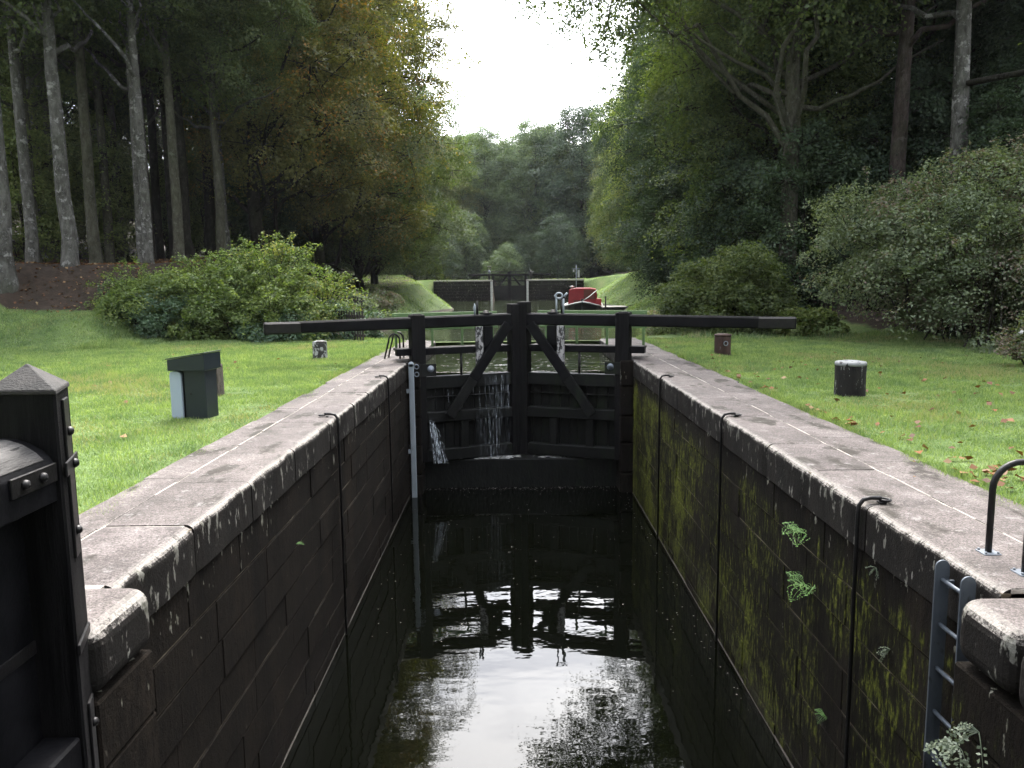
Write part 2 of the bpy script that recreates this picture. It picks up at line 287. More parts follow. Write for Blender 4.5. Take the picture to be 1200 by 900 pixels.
# ------------------------------------------------------------------ mesh helpers
class MB:
    def __init__(s): s.bm = bmesh.new()
    def box(s, lo, hi, bevel=0.0, M4=None, mi=0, seg=1, jit=0.0, smooth=False):
        b = bmesh.new(); bmesh.ops.create_cube(b, size=1)
        lo, hi = Vector(lo), Vector(hi)
        for v in b.verts:
            v.co = Vector([lo[i] + (v.co[i] + 0.5) * (hi[i] - lo[i]) for i in range(3)])
            if jit: v.co += Vector([random.uniform(-jit, jit) for _ in range(3)])
        if bevel > 0: bmesh.ops.bevel(b, geom=b.edges[:], offset=bevel, segments=seg, affect='EDGES', profile=0.5)
        s._add(b, M4, mi, smooth); return s
    def _add(s, b, M4=None, mi=0, smooth=False):
        bmesh.ops.recalc_face_normals(b, faces=b.faces[:])
        mp = {v: s.bm.verts.new((M4 @ v.co) if M4 else v.co) for v in b.verts}
        for f in b.faces:
            try: nf = s.bm.faces.new([mp[v] for v in f.verts]); nf.material_index = mi; nf.smooth = smooth
            except ValueError: pass
        b.free()
    def tube(s, pts, r, seg=8, M4=None, mi=0, smooth=True, cap=True):
        pts = [Vector(p) for p in pts]; n = len(pts)
        rr = r if isinstance(r, (list, tuple)) else [r] * n
        b = bmesh.new(); rings = []; prev = None
        for i, p in enumerate(pts):
            d = (pts[min(i + 1, n - 1)] - pts[max(i - 1, 0)]).normalized()
            if prev is None: prev = d.orthogonal().normalized()
            a = (prev - d * prev.dot(d))
            a = a.normalized() if a.length > 1e-6 else d.orthogonal().normalized()
            prev = a; c = d.cross(a)
            rings.append([b.verts.new(p + rr[i] * (a * math.cos(2 * math.pi * k / seg) + c * math.sin(2 * math.pi * k / seg))) for k in range(seg)])
        for i in range(n - 1):
            for k in range(seg):
                b.faces.new((rings[i][k], rings[i][(k + 1) % seg], rings[i + 1][(k + 1) % seg], rings[i + 1][k]))
        if cap: b.faces.new(rings[0][::-1]); b.faces.new(rings[-1])
        s._add(b, M4, mi, smooth); return s
    def prism(s, poly, axis_lo, axis_hi, bevel=0.0, M4=None, mi=0, plane='XY', seg=1):
        """polygon in a plane extruded along the third axis"""
        b = bmesh.new()
        def P(a, c, h): return {'XY': (a, c, h), 'XZ': (a, h, c), 'YZ': (h, a, c)}[plane]
        v0 = [b.verts.new(P(a, c, axis_lo)) for a, c in poly]; v1 = [b.verts.new(P(a, c, axis_hi)) for a, c in poly]
        b.faces.new(v0[::-1]); b.faces.new(v1); n = len(poly)
        for i in range(n): b.faces.new((v0[i], v0[(i + 1) % n], v1[(i + 1) % n], v1[i]))
        if bevel > 0: bmesh.ops.bevel(b, geom=b.edges[:], offset=bevel, segments=seg, affect='EDGES', profile=0.5)
        s._add(b, M4, mi); return s
    def lathe(s, prof, c=(0, 0, 0), seg=20, M4=None, mi=0, smooth=True, wob=0.0):
        b = bmesh.new(); rings = []
        for r, z in prof:
            rings.append([b.verts.new((c[0] + r * (1 + wob * math.sin(3 * a + 1)) * math.cos(a), c[1] + r * (1 + wob * math.sin(2 * a)) * math.sin(a), c[2] + z)) for a in [2 * math.pi * k / seg for k in range(seg)]])
        for i in range(len(rings) - 1):
            for k in range(seg): b.faces.new((rings[i][k], rings[i][(k + 1) % seg], rings[i + 1][(k + 1) % seg], rings[i + 1][k]))
        b.faces.new(rings[0][::-1]); b.faces.new(rings[-1])
        s._add(b, M4, mi, smooth); return s
    def build(s, name, mat, parent=None, world=True):
        me = bpy.data.meshes.new(name)
        s.bm.to_mesh(me); s.bm.free()
        return link_mesh(name, me, mat, parent, world)

def root_loc(p):
    L = Vector((0, 0, 0))
    while p is not None: L += p.location; p = p.parent
    return L
def link_mesh(name, me, mat, parent=None, world=True):
    for mm in (mat if isinstance(mat, (list, tuple)) else [mat]): me.materials.append(M[mm])
    o = bpy.data.objects.new(name, me); COL.objects.link(o)
    if parent is not None:
        o.parent = parent
        if world: o.location = -root_loc(parent)
    return o
def tag(o, label=None, cat=None, group=None, kind=None):
    if label: o['label'] = label
    if cat: o['category'] = cat
    if group: o['group'] = group
    if kind: o['kind'] = kind
    return o
def thing(name, label, cat, loc=(0, 0, 0), rotz=0, group=None, scale=1.0):
    o = bpy.data.objects.new(name, None); COL.objects.link(o); o.location = loc; o.rotation_euler = (0, 0, rotz)
    o.scale = (scale,) * 3; o.empty_display_size = 0.2
    return tag(o, label, cat, group)

def np_mesh(name, verts, faces_n, quads=None):
    """verts (N,3); faces_n verts per face laid out consecutively"""
    me = bpy.data.meshes.new(name); n = len(verts); nf = n // faces_n
    me.vertices.add(n); me.vertices.foreach_set('co', np.asarray(verts, np.float32).ravel())
    me.loops.add(n); me.loops.foreach_set('vertex_index', np.arange(n, dtype=np.int32))
    me.polygons.add(nf); me.polygons.foreach_set('loop_start', np.arange(0, n, faces_n, dtype=np.int32))
    me.update(calc_edges=True); return me

def leaf_cards(c, nrm, size, rng, asp=0.62):
    """kite-shaped single leaves: centres c, facing nrm"""
    n = len(c); nrm = nrm / np.linalg.norm(nrm, axis=1, keepdims=True)
    t = rng.normal(size=(n, 3)); t -= nrm * np.sum(t * nrm, 1, keepdims=True); t /= np.linalg.norm(t, axis=1, keepdims=True)
    b = np.cross(nrm, t); sz = (np.asarray(size) * rng.uniform(0.7, 1.3, n))[:, None] * np.ones((n, 1))
    v = np.empty((n, 4, 3))
    v[:, 0] = c - t * sz * 0.5; v[:, 2] = c + t * sz * 0.5 - nrm * sz * 0.06
    w = asp * 0.5; fold = rng.uniform(0.02, 0.16, (n, 1))
    v[:, 1] = c + b * sz * w + nrm * sz * fold - t * sz * 0.06; v[:, 3] = c - b * sz * w + nrm * sz * fold - t * sz * 0.06
    return v.reshape(-1, 3)

# ------------------------------------------------------------------ terrain
def sst(a, b, x):
    t = np.clip((np.asarray(x, float) - a) / (b - a), 0, 1); return t * t * (3 - 2 * t)
def vnoise(x, y, s, seed=0):
    x = np.asarray(x, float) / s; y = np.asarray(y, float) / s
    return (np.sin(x * 1.7 + y * 0.9 + seed) + np.sin(x * -0.8 + y * 1.9 + 2.1 * seed + 1) + np.sin(x * 2.9 - y * 2.3 + seed * 3) * 0.6 + np.sin(x * 4.7 + y * 5.3 + seed) * 0.35) / 2.95
def shore(x, y):
    left = x < 0
    sl = np.interp(y, [0, 22.5, 24, 27, 45, 56, 60, 64, 78, 90, 91], [2.9, 2.9, 4.3, 5.3, 5.6, 5.4, 4.4, 4.7, 7.0, 8.2, 2.2])
    sr = np.interp(y, [0, 22.5, 24, 27, 45, 58, 75, 90, 91], [3.2, 3.2, 4.0, 5.0, 6.3, 8.4, 8.2, 7.6, 1.9])
    return np.where(left, sl, sr)
def ground_z(x, y):
    x = np.asarray(x, float); y = np.asarray(y, float)
    ax = np.abs(x); d = ax - shore(x, y); left = x < 0
    lawn = -0.06 + 0.06 * sst(0.1, 0.3, ax - np.where(left, 3.0, 3.42))
    lawn = lawn + 0.03 * vnoise(x, y, 2.0) * sst(0.5, 2, d)
    bankh = np.where(left, np.interp(y, [25, 34, 45, 60, 74, 90], [0.0, 0.45, 0.75, 1.6, 2.45, 2.05]), np.interp(y, [25, 40, 60, 78, 90], [0.0, 0.35, 0.8, 1.6, 2.05]))
    slope = np.where(left, 0.75, 0.42)
    bank = np.minimum(UPPER - 0.03 + np.maximum(d, 0) * slope, bankh) + 0.06 * vnoise(x, y, 1.3, 2) * sst(0.2, 1.5, d)
    bank = np.where(y > 91, 2.03, bank)
    z = np.where(y < 23, lawn, lawn * (1 - sst(23, 26, y)) + bank * sst(23, 26, y))
    z = np.where((y >= 23) & (d < 0), UPPER + np.maximum(d * 0.9, -1.3), z)
    z = np.where((y > 91) & (y < 98) & (d < 0), -1.4, z)
    # left: mown mound, then the brown forest bank
    z = z + np.where(left, (0.92 + 0.1 * vnoise(x, y, 2.3, 5)) * sst(20.6, 23.6, y) * sst(10.9, 12.6, -x) * (1 - sst(40, 60, y)), 0)
    z = z + np.where(left, 1.35 * sst(24.0, 26.6, y) * sst(9.5, 12.5, -x - 0.05 * (y - 26)) * (1 - sst(60, 80, y)), 0)
    z = z + np.where(left & (y > 23), 0.13 * np.maximum(-x - 19, 0), 0)
    # right: wooded hillside
    z = z + np.where(~left, 0.33 * np.maximum(x - 9.5, 0) * sst(17, 26, y) * (1 - 0.6 * sst(60, 90, y)), 0)
    z = z + np.where((y > 23) & ((-x > 16) | (x > 14)), 0.25 * vnoise(x, y, 5, 3), 0)
    z = z + 12.0 * sst(125, 250, y) + 0.05 * np.maximum(ax - 30, 0)
    return z
def axis(spec):
    out = []
    for a, b, st in spec: out += list(np.arange(a, b - 1e-6, st))
    out.append(spec[-1][1]); return np.array(out)
xs = axis([(-420, -120, 30), (-120, -40, 5), (-40, -18, 1.2), (-18, -2.6, 0.2), (-2.6, 3.0, 0.4), (3.0, 16, 0.2), (16, 40, 1.2), (40, 120, 5), (120, 420, 30)])
ys = axis([(-40, -4, 6), (-4, 2, 1.0), (2, 30, 0.25), (30, 95, 0.6), (95, 130, 2.5), (130, 300, 10), (300, 700, 50)])
GX, GY = np.meshgrid(xs, ys); GZ = ground_z(GX, GY)
nx, ny = len(xs), len(ys)
idx = np.arange(nx * ny).reshape(ny, nx)
q = np.stack([idx[:-1, :-1], idx[:-1, 1:], idx[1:, 1:], idx[1:, :-1]], -1).reshape(-1, 4)
cx = GX.ravel()[q].mean(1); cy = GY.ravel()[q].mean(1)
keep = ~((cy < 22.6) & (cx > -2.85) & (cx < 3.2))
q = q[keep]
me = bpy.data.meshes.new('ground')
me.vertices.add(nx * ny); me.vertices.foreach_set('co', np.stack([GX, GY, GZ], -1).astype(np.float32).ravel())
me.loops.add(q.size); me.loops.foreach_set('vertex_index', q.astype(np.int32).ravel())
me.polygons.add(len(q)); me.polygons.foreach_set('loop_start', np.arange(0, q.size, 4, dtype=np.int32))
me.polygons.foreach_set('use_smooth', np.ones(len(q), bool)); me.update(calc_edges=True)
ax_, ay_ = GX.ravel(), GY.ravel()
soil = np.maximum.reduce([0.75 * sst(0.72, 0.95, vnoise(ax_, ay_, 0.55, 9)) * sst(-0.2, 0.3, vnoise(ax_, ay_, 3.1, 4)) * (ay_ < 24) * (np.abs(ax_) > 3.6),
   
    np.where(ax_ < 0, sst(24.1, 24.7, ay_) * sst(10.2, 11.4, -ax_) , 0),
    np.where(ax_ < 0, sst(7.6, 9.0, -ax_) * sst(25, 27, ay_) * (1 - sst(66, 76, ay_)), 0),
    np.where(ax_ > 0, sst(9.8, 11.2, ax_) * sst(18, 22, ay_) * (1 - sst(48, 54, ay_)), 0),
    np.where(ax_ > 0, sst(13, 15, ax_) * sst(48, 54, ay_), 0), sst(106, 112, ay_) + 0 * ax_,
    sst(22.9, 23.5, ay_) * (1 - sst(0.0, 0.35, np.abs(ax_) - shore(ax_, ay_)))])
at = me.attributes.new('soil', 'FLOAT', 'POINT'); at.data.foreach_set('value', soil.astype(np.float32))
gr = link_mesh('ground', me, 'ground_cover'); tag(gr, kind='structure')

# water: the drained lock chamber and the full basin above the gate
def plane(name, mat, xs_, ys_, z):
    b = MB(); vs = [b.bm.verts.new((x, y, z)) for x, y in ((xs_[0], ys_[0]), (xs_[1], ys_[0]), (xs_[1], ys_[1]), (xs_[0], ys_[1]))]
    b.bm.faces.new(vs); o = b.build(name, mat); return tag(o, kind='structure')
plane('chamber_water', 'chamber_water', (-3.4, 3.6), (-8, 16.75), WATER)
plane('basin_water', 'basin_water', (-9.5, 10.5), (17.28, 96.5), UPPER)

# ------------------------------------------------------------------ lock walls
def course_stones(b, xface, side, y0, y1, z0, z1, depth, length, gap=0.012, bevel=0.012, jit=0.005, off=0.0):
    y = y0 - off
    while y < y1 - 0.05:
        L = length * random.uniform(0.75, 1.3); ya, yb = max(y, y0), min(y + L, y1)
        if y1 - yb < 0.25: yb = y1
        if yb - ya > 0.06:
            p = random.uniform(-jit, jit)
            xa, xb = (xface + p, xface - depth) if side < 0 else (xface - p, xface + depth)
            b.box((min(xa, xb), ya + gap / 2, z0 + 0.006), (max(xa, xb), yb - gap / 2, z1 - 0.006), bevel, None, 0)
        y = yb if yb == y1 else y + L
def lock_wall(side, label, mat):
    xf = XL if side < 0 else XR; s = side
    t = thing('lock_wall', label, 'lock wall', (xf, 4, WATER))
    def X(d): return xf + s * d            # distance behind the wall face
    # core behind the stones
    core = MB(); y0w = 4.1 if side < 0 else 3.9
    core.box((min(X(0.012), X(0.62)), y0w, -3.4), (max(X(0.012), X(0.62)), 22.5, -0.03))
    core.build('joint_mortar', 'dark_mortar', t)
    face = MB(); zc = -0.350; k = 0
    while zc > -3.2:
        h = 0.34 * random.uniform(0.93, 1.06)
        course_stones(face, xf, side, y0w, 16.15, max(zc - h, -3.3), zc, 0.3, 0.95, 0.005, 0.005, 0.006, random.uniform(0, 0.9))
        course_stones(face, xf, side, 17.2, 22.5, max(zc - h, -3.3), zc, 0.3, 0.95, 0.005, 0.005, 0.006, random.uniform(0, 0.9))
        zc -= h
    face.build('masonry', mat, t)
    def nosed(ya, yb):
        """one front coping stone: a worn, rounded nose of slightly varying radius"""
        bb = bmesh.new(); n = max(2, int((yb - ya) / 0.11)); rings = []; ph = random.uniform(0, 9); dz = random.uniform(-.003, .004); r0_ = random.uniform(0.06, 0.085); px_ = random.uniform(-.004, .004)
        for i in range(n + 1):
            y_ = ya + (yb - ya) * i / n; e = 0.006 if i in (0, n) else 0
            r_ = r0_ + 0.012 * math.sin(y_ * 5.1 + ph) + 0.008 * math.sin(y_ * 13 + ph * 2); f_ = -0.012 + px_ + 0.004 * math.sin(y_ * 7 + ph) + e
            pts_ = [(X(w1), -0.345), (X(f_), -0.345), (X(f_), -0.2)]
            pts_ += [(X(f_ + r_ * (1 - math.cos(a))), dz - e - r_ * 0.9 * (1 - math.sin(a))) for a in [math.pi / 2 * k / 7 for k in range(8)]] + [(X(w1), dz - e)]
            rings.append([bb.verts.new((x_, y_, z_)) for x_, z_ in pts_])
        m_ = len(rings[0])
        for i in range(n):
            for k in range(m_): bb.faces.new((rings[i][k], rings[i][(k + 1) % m_], rings[i + 1][(k + 1) % m_], rings[i + 1][k]))
        bb.faces.new(rings[0]); bb.faces.new(rings[-1][::-1]); cop._add(bb, None, 0, False)
    cop = MB(); w1, w2 = (0.60, 0.92) if side < 0 else (0.56, 1.08)
    def slab(xa, xb, ya, yb, z0, z1, bev):
        dz = random.uniform(-0.002, 0.003)
        cop.box((min(xa, xb), ya + 0.004, z0), (max(xa, xb), yb - 0.004, z1 + dz), bev, None, 0, 4)
    y = y0w
    while y < 22.4:                                   # front row, long blocks with a worn nose
        L = random.uniform(1.05, 1.7); yb = min(y + L, 22.5)
        if 22.5 - yb < 0.5: yb = 22.5
        nosed(y + 0.005, yb - 0.005); y = yb
    y = y0w - 1.4
    while y < 22.6:
        L = random.uniform(0.9, 1.5); yb = min(y + L, 22.8)
        slab(X(w1 + 0.02 + random.uniform(0.0, 0.008)), X(w2 + random.uniform(-0.02, 0.05)), y, yb, -0.3, -0.004, 0.004); y = yb
        if 22.8 - y < 0.2: break
    # mortar bed that shows in the joints
    bed = MB(); bed.box((min(X(0.06), X(w2 - 0.02)), y0w - 0.1 if side < 0 else y0w, -0.29), (max(X(0.06), X(w2 - 0.02)), 22.45, -0.009))
    bed.build('bed_mortar', 'mortar', t)
    jp = MB(); y = y0w + 0.2
    while y < 22:
        L = random.uniform(0.25, 0.95)
        jp.box((min(X(w1 + 0.002), X(w1 + 0.018)), y, -0.05), (max(X(w1 + 0.002), X(w1 + 0.018)), min(y + L, 22.3), 0.0045), 0.003); y += L + random.choice((0.3, 0.7, 1.3))
    jp.build('joint_pointing', 'mortar', t)
    # quoin pier in front of the gate
    pier = MB(); pw = 0.27
    z = -0.01
    for hh in (0.55, 0.62, 0.58, 0.66, 0.6, 0.5):
        pier.box((min(X(-pw), X(0.3)), 16.15, z - hh + 0.006), (max(X(-pw), X(0.3)), 17.2, z - 0.006), 0.035, None, 0, 2); z -= hh
    pier.build('quoin_pier', 'masonry_dry', t)
    # projecting head of the lower recess
    head = MB()
    if side < 0:
        pr, ya = -0.20, 3.5
        head.box((X(0.7), ya, -0.36), (X(pr), 4.13, -0.004), 0.10, None, 0, 5); cop_head = head
        head.build('recess_coping', 'coping_stone', t)
        h2 = MB(); z = -0.37
        while z > -3.2:
            h = random.uniform(0.33, 0.38); h2.box((X(0.6), ya + 0.012, z - h + 0.008), (X(pr) - 0.012, 4.09, z), 0.012); z -= h
        h2.build('recess_masonry', mat, t)
        h3 = MB()                                     # wall of the gate recess behind the open leaf
        z = -0.0
        while z > -3.2:
            h = random.uniform(0.33, 0.38); h3.box((X(0.95), -3, z - h + 0.008), (X(0.56), 3.49, z), 0.012); z -= h
        h3.build('gate_recess', mat, t)
    else:
        pr, ya = -0.25, 3.88
        head.box((X(pr), 3.4, -0.36), (X(0.9), ya, -0.012), 0.10, None, 0, 5)
        head.box((X(pr - 0.012), 2.2, -0.37), (X(0.9), 3.385, -0.03), 0.10, None, 0, 5)
        head.box((X(pr - 0.012), -3, -0.37), (X(0.9), 2.19, -0.02), 0.10, None, 0, 5)
        head.build('recess_coping', 'coping_stone', t)
        h2 = MB(); z = -0.38
        while z > -3.2:
            h = random.uniform(0.33, 0.38)
            yy = ya - 0.012
            while yy > -3:
                L = random.uniform(0.9, 1.4); h2.box((X(pr) + 0.012, yy - L + 0.01, z - h + 0.008), (X(0.6), yy, z), 0.012); yy -= L
            z -= h
        h2.build('recess_masonry', mat, t)
    cop.build('coping', 'coping_stone', t)
    b = MB(); b.box((min(X(-0.012), X(0.02)), y0w + 0.1, WATER - 0.05), (max(X(-0.012), X(0.02)), 16.14, WATER + 0.004), 0.002); b.build('waterline_glint', 'fence_wood', t)  # lighter strip imitating the bright meniscus line along the water's edge
    return t
lock_wall(-1, 'dark stone lock wall with pale lichen runs and pink granite coping, dry of moss', 'masonry_dry')
lock_wall(1, 'dark stone lock wall streaked with yellow green moss below its coping', 'masonry_mossy')

# cill under the upper gate
t = thing('gate_cill', 'low black stone cill standing in the water under the leaking gate', 'lock cill', (0.17, 16.7, WATER))
b = MB(); b.box((XL + 0.02, 16.7, -3.4), (XR - 0.02, 17.25, -2.2), 0.03, None, 0, 2); b.build('cill_block', 'wet_timber', t)
b = MB(); b.box((XL + 0.03, 17.29, -3.4), (XR - 0.03, 17.75, -2.24)); b.build('apron', 'wet_timber', t)

# ------------------------------------------------------------------ upper gate leaves
def gate_leaf(heel, mitre, outer, label, side, topz):
    heel = Vector((*heel, 0)); d = Vector((*mitre, 0)) - heel; L = d.length; d.normalize()
    nrm = Vector((0, 0, 1)).cross(d) * (1 if side < 0 else -1)       # towards the basin
    F = Matrix((d, nrm, Vector((0, 0, 1)))).transposed().to_4x4(); F.translation = heel
    t = thing('lock_gate_leaf', label, 'lock gate', (heel.x, heel.y, -2.2))
    b = MB(); b.box((-0.15, -0.15, -2.18), (0.15, 0.15, 0.985), 0.015, F); b.box((-0.09, -0.1, 0.98), (0.09, 0.1, 1.0), 0.006, F)
    b.build('heel_post', 'grained_post', t)
    b = MB(); b.box((L - 0.235, -0.16, -2.18), (L - 0.008, 0.16, topz), 0.018, F, 0, 2); b.build('mitre_post', 'grained_post', t)
    # balance beam: tapers outwards and droops a little
    b = MB(); n = 9; secs = []
    zt = lambda u: 0.965 + 0.021 * min(u, 0)
    for i in range(n):
        u = L - 0.24 + (outer - L + 0.24) * i / (n - 1)
        hh = 0.255 - 0.004 * i; w = 0.145 - 0.002 * i
        z1 = 0.965 - 0.0085 * i; secs.append((u, w, z1 - hh, z1))
    bb = bmesh.new(); rings = []
    for u, w, za, zb in secs:
        c = 0.03
        rings.append([bb.verts.new((u, y, z)) for y, z in ((-w + c, za), (w - c, za), (w, za + c), (w, zb - c), (w - c, zb), (-w + c, zb), (-w, zb - c), (-w, za + c))])
    for i in range(n - 1):
        for k in range(8): bb.faces.new((rings[i][k], rings[i][(k + 1) % 8], rings[i + 1][(k + 1) % 8], rings[i + 1][k]))
    bb.faces.new(rings[0]); bb.faces.new(rings[-1][::-1])
    b._add(bb, F); beam = b.build('balance_beam', 'tarred_timber', t)
    b = MB(); u, w, za, zb = secs[-1]; e = 1 if outer < 0 else 1
    b.box((u - 0.006, -w - 0.006, za - 0.006), (u + 0.72, w + 0.006, zb + 0.005), 0.03, F)
    b.build('end_sleeve', 'black_iron', beam, True).location = (0, 0, 0)
    b = MB(); b.box((-0.46, -0.08, 0.13), (L - 0.24, 0.1, 0.275), 0.01, F); b.build('middle_rail', 'tarred_timber', t)
    b = MB()
    pa, pb, pm = Vector((L - 0.33, -0.19, 0.74)), Vector((0.62, -0.19, -1.2)), None
    pm = pa.lerp(pb, 0.60)
    dr = (pb - pa).normalized(); px = Vector((-dr.z, 0, dr.x)) * 0.105
    poly = [(pa + px), (pm + px), (pm - px), (pa - px)]; poly2 = [(pm + px), (pb + px), (pb - px), (pm - px)]
    b.prism([(p.x, p.z) for p in poly], -0.25, -0.155, 0.01, F, 0, 'XZ'); b.build('brace', 'tarred_timber', t)
    b = MB(); b.prism([(p.x, p.z) for p in poly2], -0.246, -0.158, 0.01, F, 0, 'XZ'); b.build('brace_foot', 'wet_timber', t)
    # sealed part of the leaf
    b = MB(); b.box((0.14, -0.12, -0.60), (L - 0.235, 0.1, -0.335), 0.012, F); b.box((0.14, -0.15, -1.32), (L - 0.235, 0.05, -1.10), 0.012, F)
    b.box((0.14, -0.14, -2.17), (L - 0.235, 0.05, -1.92), 0.012, F); b.build('sheeting_rail', 'wet_timber', t)
    b = MB(); u = 0.13
    while u < L - 0.25:
        w = random.uniform(0.19, 0.26); b.box((u + 0.004, 0.045 + random.uniform(0, .012), -2.2), (min(u + w, L - 0.22) - 0.004, 0.115, -0.345), 0.006, F); u += w
    b.box((0.12, 0.115, -2.2), (L - 0.2, 0.15, -0.36), 0, F)
    b.build('planking', 'wet_timber', t)
    b = MB()
    for u0 in ((0.62, 1.45) if side > 0 else (0.9, 1.62)): b.box((u0, -0.12, -1.93), (u0 + 0.17, 0.045, -1.31), 0.01, F)
    b.box((0.16, -0.05, -0.80), (L - 0.25, 0.04, -0.785), 0.004, F)
    b.build('stile', 'wet_timber', t)
    # paddle gear
    b = MB(); b.box((1.265, -0.152, -0.3), (1.43, -0.085, 0.70), 0.006, F); rack = b.build('paddle_rack', 'peeling_white', t)
    b = MB(); b.box((1.455, -0.14, 0.276), (1.66, 0.0, 0.70), 0.008, F); b.build('paddle_case', 'tarred_timber', t)
    b = MB(); b.tube([(1.36, 0.02, 0.95), (1.36, 0.02, 1.25)], [0.03, 0.022], 8, F)
    b.build('paddle_spindle', 'black_iron', t)
    b = MB(); b.tube([(0.96, -0.02, -0.34), (0.96, -0.02, 0.13)], 0.028, 8, F); b.build('paddle_rod', 'black_iron', t)
    b = MB(); b.lathe([(0.14, 0), (0.14, 0.025), (0.07, 0.03), (0.06, 0.07), (0.0, 0.075)], (1.55, 0, 0.967), 12, F); b.build('gear_cap', 'black_iron', t)
    if side < 0:
        b = MB(); b.tube([(1.285, -0.03, 0.95), (1.285, -0.03, 1.12), (1.285, -0.03, 1.2)], [0.022, 0.03, 0.004], 8, F); b.build('gauge_pin', 'gauge_paint', t)
    else:
        b = MB()
        for u0 in (1.30, 1.46): b.tube([(u0, -0.06, 0.95), (u0, -0.06, 1.28)], 0.02, 8, F)
        ring = [(1.40 + 0.075 * math.cos(a), -0.06, 1.34 + 0.06 * math.sin(a)) for a in [2 * math.pi * k / 14 for k in range(15)]]
        b.tube(ring, 0.02, 6, F, 0, True, False)
        b.tube([(1.28, -0.06, 1.32), (1.22, -0.06, 1.40)], 0.025, 6, F); b.tube([(1.46, -0.06, 1.27), (1.50, -0.06, 1.36)], 0.018, 6, F)
        b.build('winding_frame', 'gauge_paint', t)
    # hinge strap at the heel
    b = MB(); b.box((-0.16, -0.17, -0.32), (0.36, -0.155, -0.06), 0.004, F); b.build('collar', 'wet_timber', t)
    b = MB(); b.lathe([(0.0, -0.012), (0.075, -0.01), (0.075, 0.0), (0.0, 0.008)], (0, 0, 0), 12, F @ Matrix.Translation((0.24, -0.175, -0.16)) @ Matrix.Rotation(R(90), 4, 'X')); b.build('hinge_bolt', 'galvanised', t)
    b = MB()
    for i in range(4): b.box((-0.35, 0.13 + i * 0.17, 0.19), (L - 0.1, 0.13 + i * 0.17 + 0.155, 0.235), 0.004, F)
    b.build('walkway', 'fence_wood', t)
    hr = MB(); hr.box((-0.34, 0.82, 0.905), (L - 0.22 if side < 0 else L - 0.16, 0.86, 0.99), 0.006, F); hr.box((-0.34, 0.825, 0.60), (L - 0.2, 0.855, 0.655), 0.006, F)
    rail = hr.build('handrail', 'green_paint', t)
    for u in (-0.3, 0.52, 1.22, 1.95):
        p = MB(); p.box((u, 0.79, 0.236), (u + 0.055, 0.819, 0.95), 0.004, F); p.build('rail_post', 'green_paint', rail).location = (0, 0, 0)
    return t
HL, HR, MIT = (-2.0, 16.42), (2.37, 16.42), (0.17, 17.24)
gate_leaf(HL, MIT, -3.08, 'black timber gate leaf with a white water jet spurting beside its foot', -1, 1.17)
gate_leaf(HR, MIT, 3.0 * -1 - 0.42, 'black timber gate leaf with pale crank frame on top, beam towards rusty bollard', 1, 1.215)
# ------------------------------------------------------------------ open lower gate leaf beside the camera
t = thing('lower_gate_leaf', 'opened black gate leaf with pyramid topped post and bolted iron straps', 'lock gate', (-2.1, 3.45, WATER))
b = MB()
A, B_, C_, D_ = (-2.255, 3.30), (-1.96, 3.30), (-2.062, 3.58), (-2.335, 3.56)
ZT = 1.185
b.prism([A, B_, C_, D_], WATER - 0.3, ZT - 0.005, 0.012)
b.build('mitre_post', 'grained_post', t)
b = MB(); bb = bmesh.new(); e = 0.012
cx_, cy_ = sum(p[0] for p in (A, B_, C_, D_)) / 4, sum(p[1] for p in (A, B_, C_, D_)) / 4
base = [bb.verts.new((p[0] + (p[0] - cx_) * 0.04, p[1] + (p[1] - cy_) * 0.04, ZT)) for p in (A, B_, C_, D_)]
lowr = [bb.verts.new((p[0] + (p[0] - cx_) * 0.04, p[1] + (p[1] - cy_) * 0.04, ZT - 0.02)) for p in (A, B_, C_, D_)]
ap = bb.verts.new((cx_, cy_, ZT + 0.105))
for i in range(4):
    bb.faces.new((base[i], base[(i + 1) % 4], ap)); bb.faces.new((lowr[i], lowr[(i + 1) % 4], base[(i + 1) % 4], base[i]))
bb.faces.new(lowr[::-1]); bmesh.ops.bevel(bb, geom=bb.edges[:], offset=0.004, segments=1, affect='EDGES')
b._add(bb); b.build('post_cap', 'worn_cap', t)
# top rail: rounded, silvered on top
b = MB()
prof = [(-2.20, 0.70), (-1.985, 0.70), (-1.985, 0.865), (-2.0, 0.895), (-2.03, 0.925), (-2.08, 0.955), (-2.14, 0.975), (-2.20, 0.98)]
b.prism([(x, z) for x, z in prof], 0.2, 3.296, 0.004, None, 0, 'XZ'); b.build('top_rail', 'tarred_timber', t)
b = MB()
prof = [(-1.994, 0.893), (-2.03, 0.93), (-2.08, 0.962), (-2.14, 0.982), (-2.21, 0.987), (-2.21, 0.97), (-2.08, 0.94), (-2.0, 0.89)]
b.prism([(x, z) for x, z in prof], 2.93, 3.24, 0.003, None, 0, 'XZ'); b.build('worn_saddle', 'worn_timber', t)
b = MB(); b.box((-2.20, 0.2, -2.9), (-2.15, 3.297, 0.70)); b.build('planking', 'tarred_timber', t)
b = MB(); b.box((-2.149, 0.2, -0.72), (-1.975, 3.297, -0.40), 0.012); b.box((-2.149, 0.2, -0.397), (-2.0, 2.66, -0.39), 0.0)
b.build('lower_rail', 'tarred_timber', t)
b = MB()
b.box((-1.986, 2.98, 0.79), (-1.973, 3.29, 0.872), 0.003)
b.build('rail_strap', 'black_iron', t)
dy_ = Vector((C_[0] - B_[0], C_[1] - B_[1], 0)).normalized(); on = Vector((dy_.y, -dy_.x, 0))
FS = Matrix((dy_, Vector((0, 0, 1)), on)).transposed().to_4x4(); FS.translation = Vector((B_[0], B_[1], 0))
b = MB(); b.box((0.10, 0.40, 0.0), (0.20, 1.13, 0.012), 0.003, FS); b.box((0.0, 0.80, 0.0125), (0.26, 0.865, 0.022), 0.003, FS)
b.build('post_strap', 'black_iron', t)
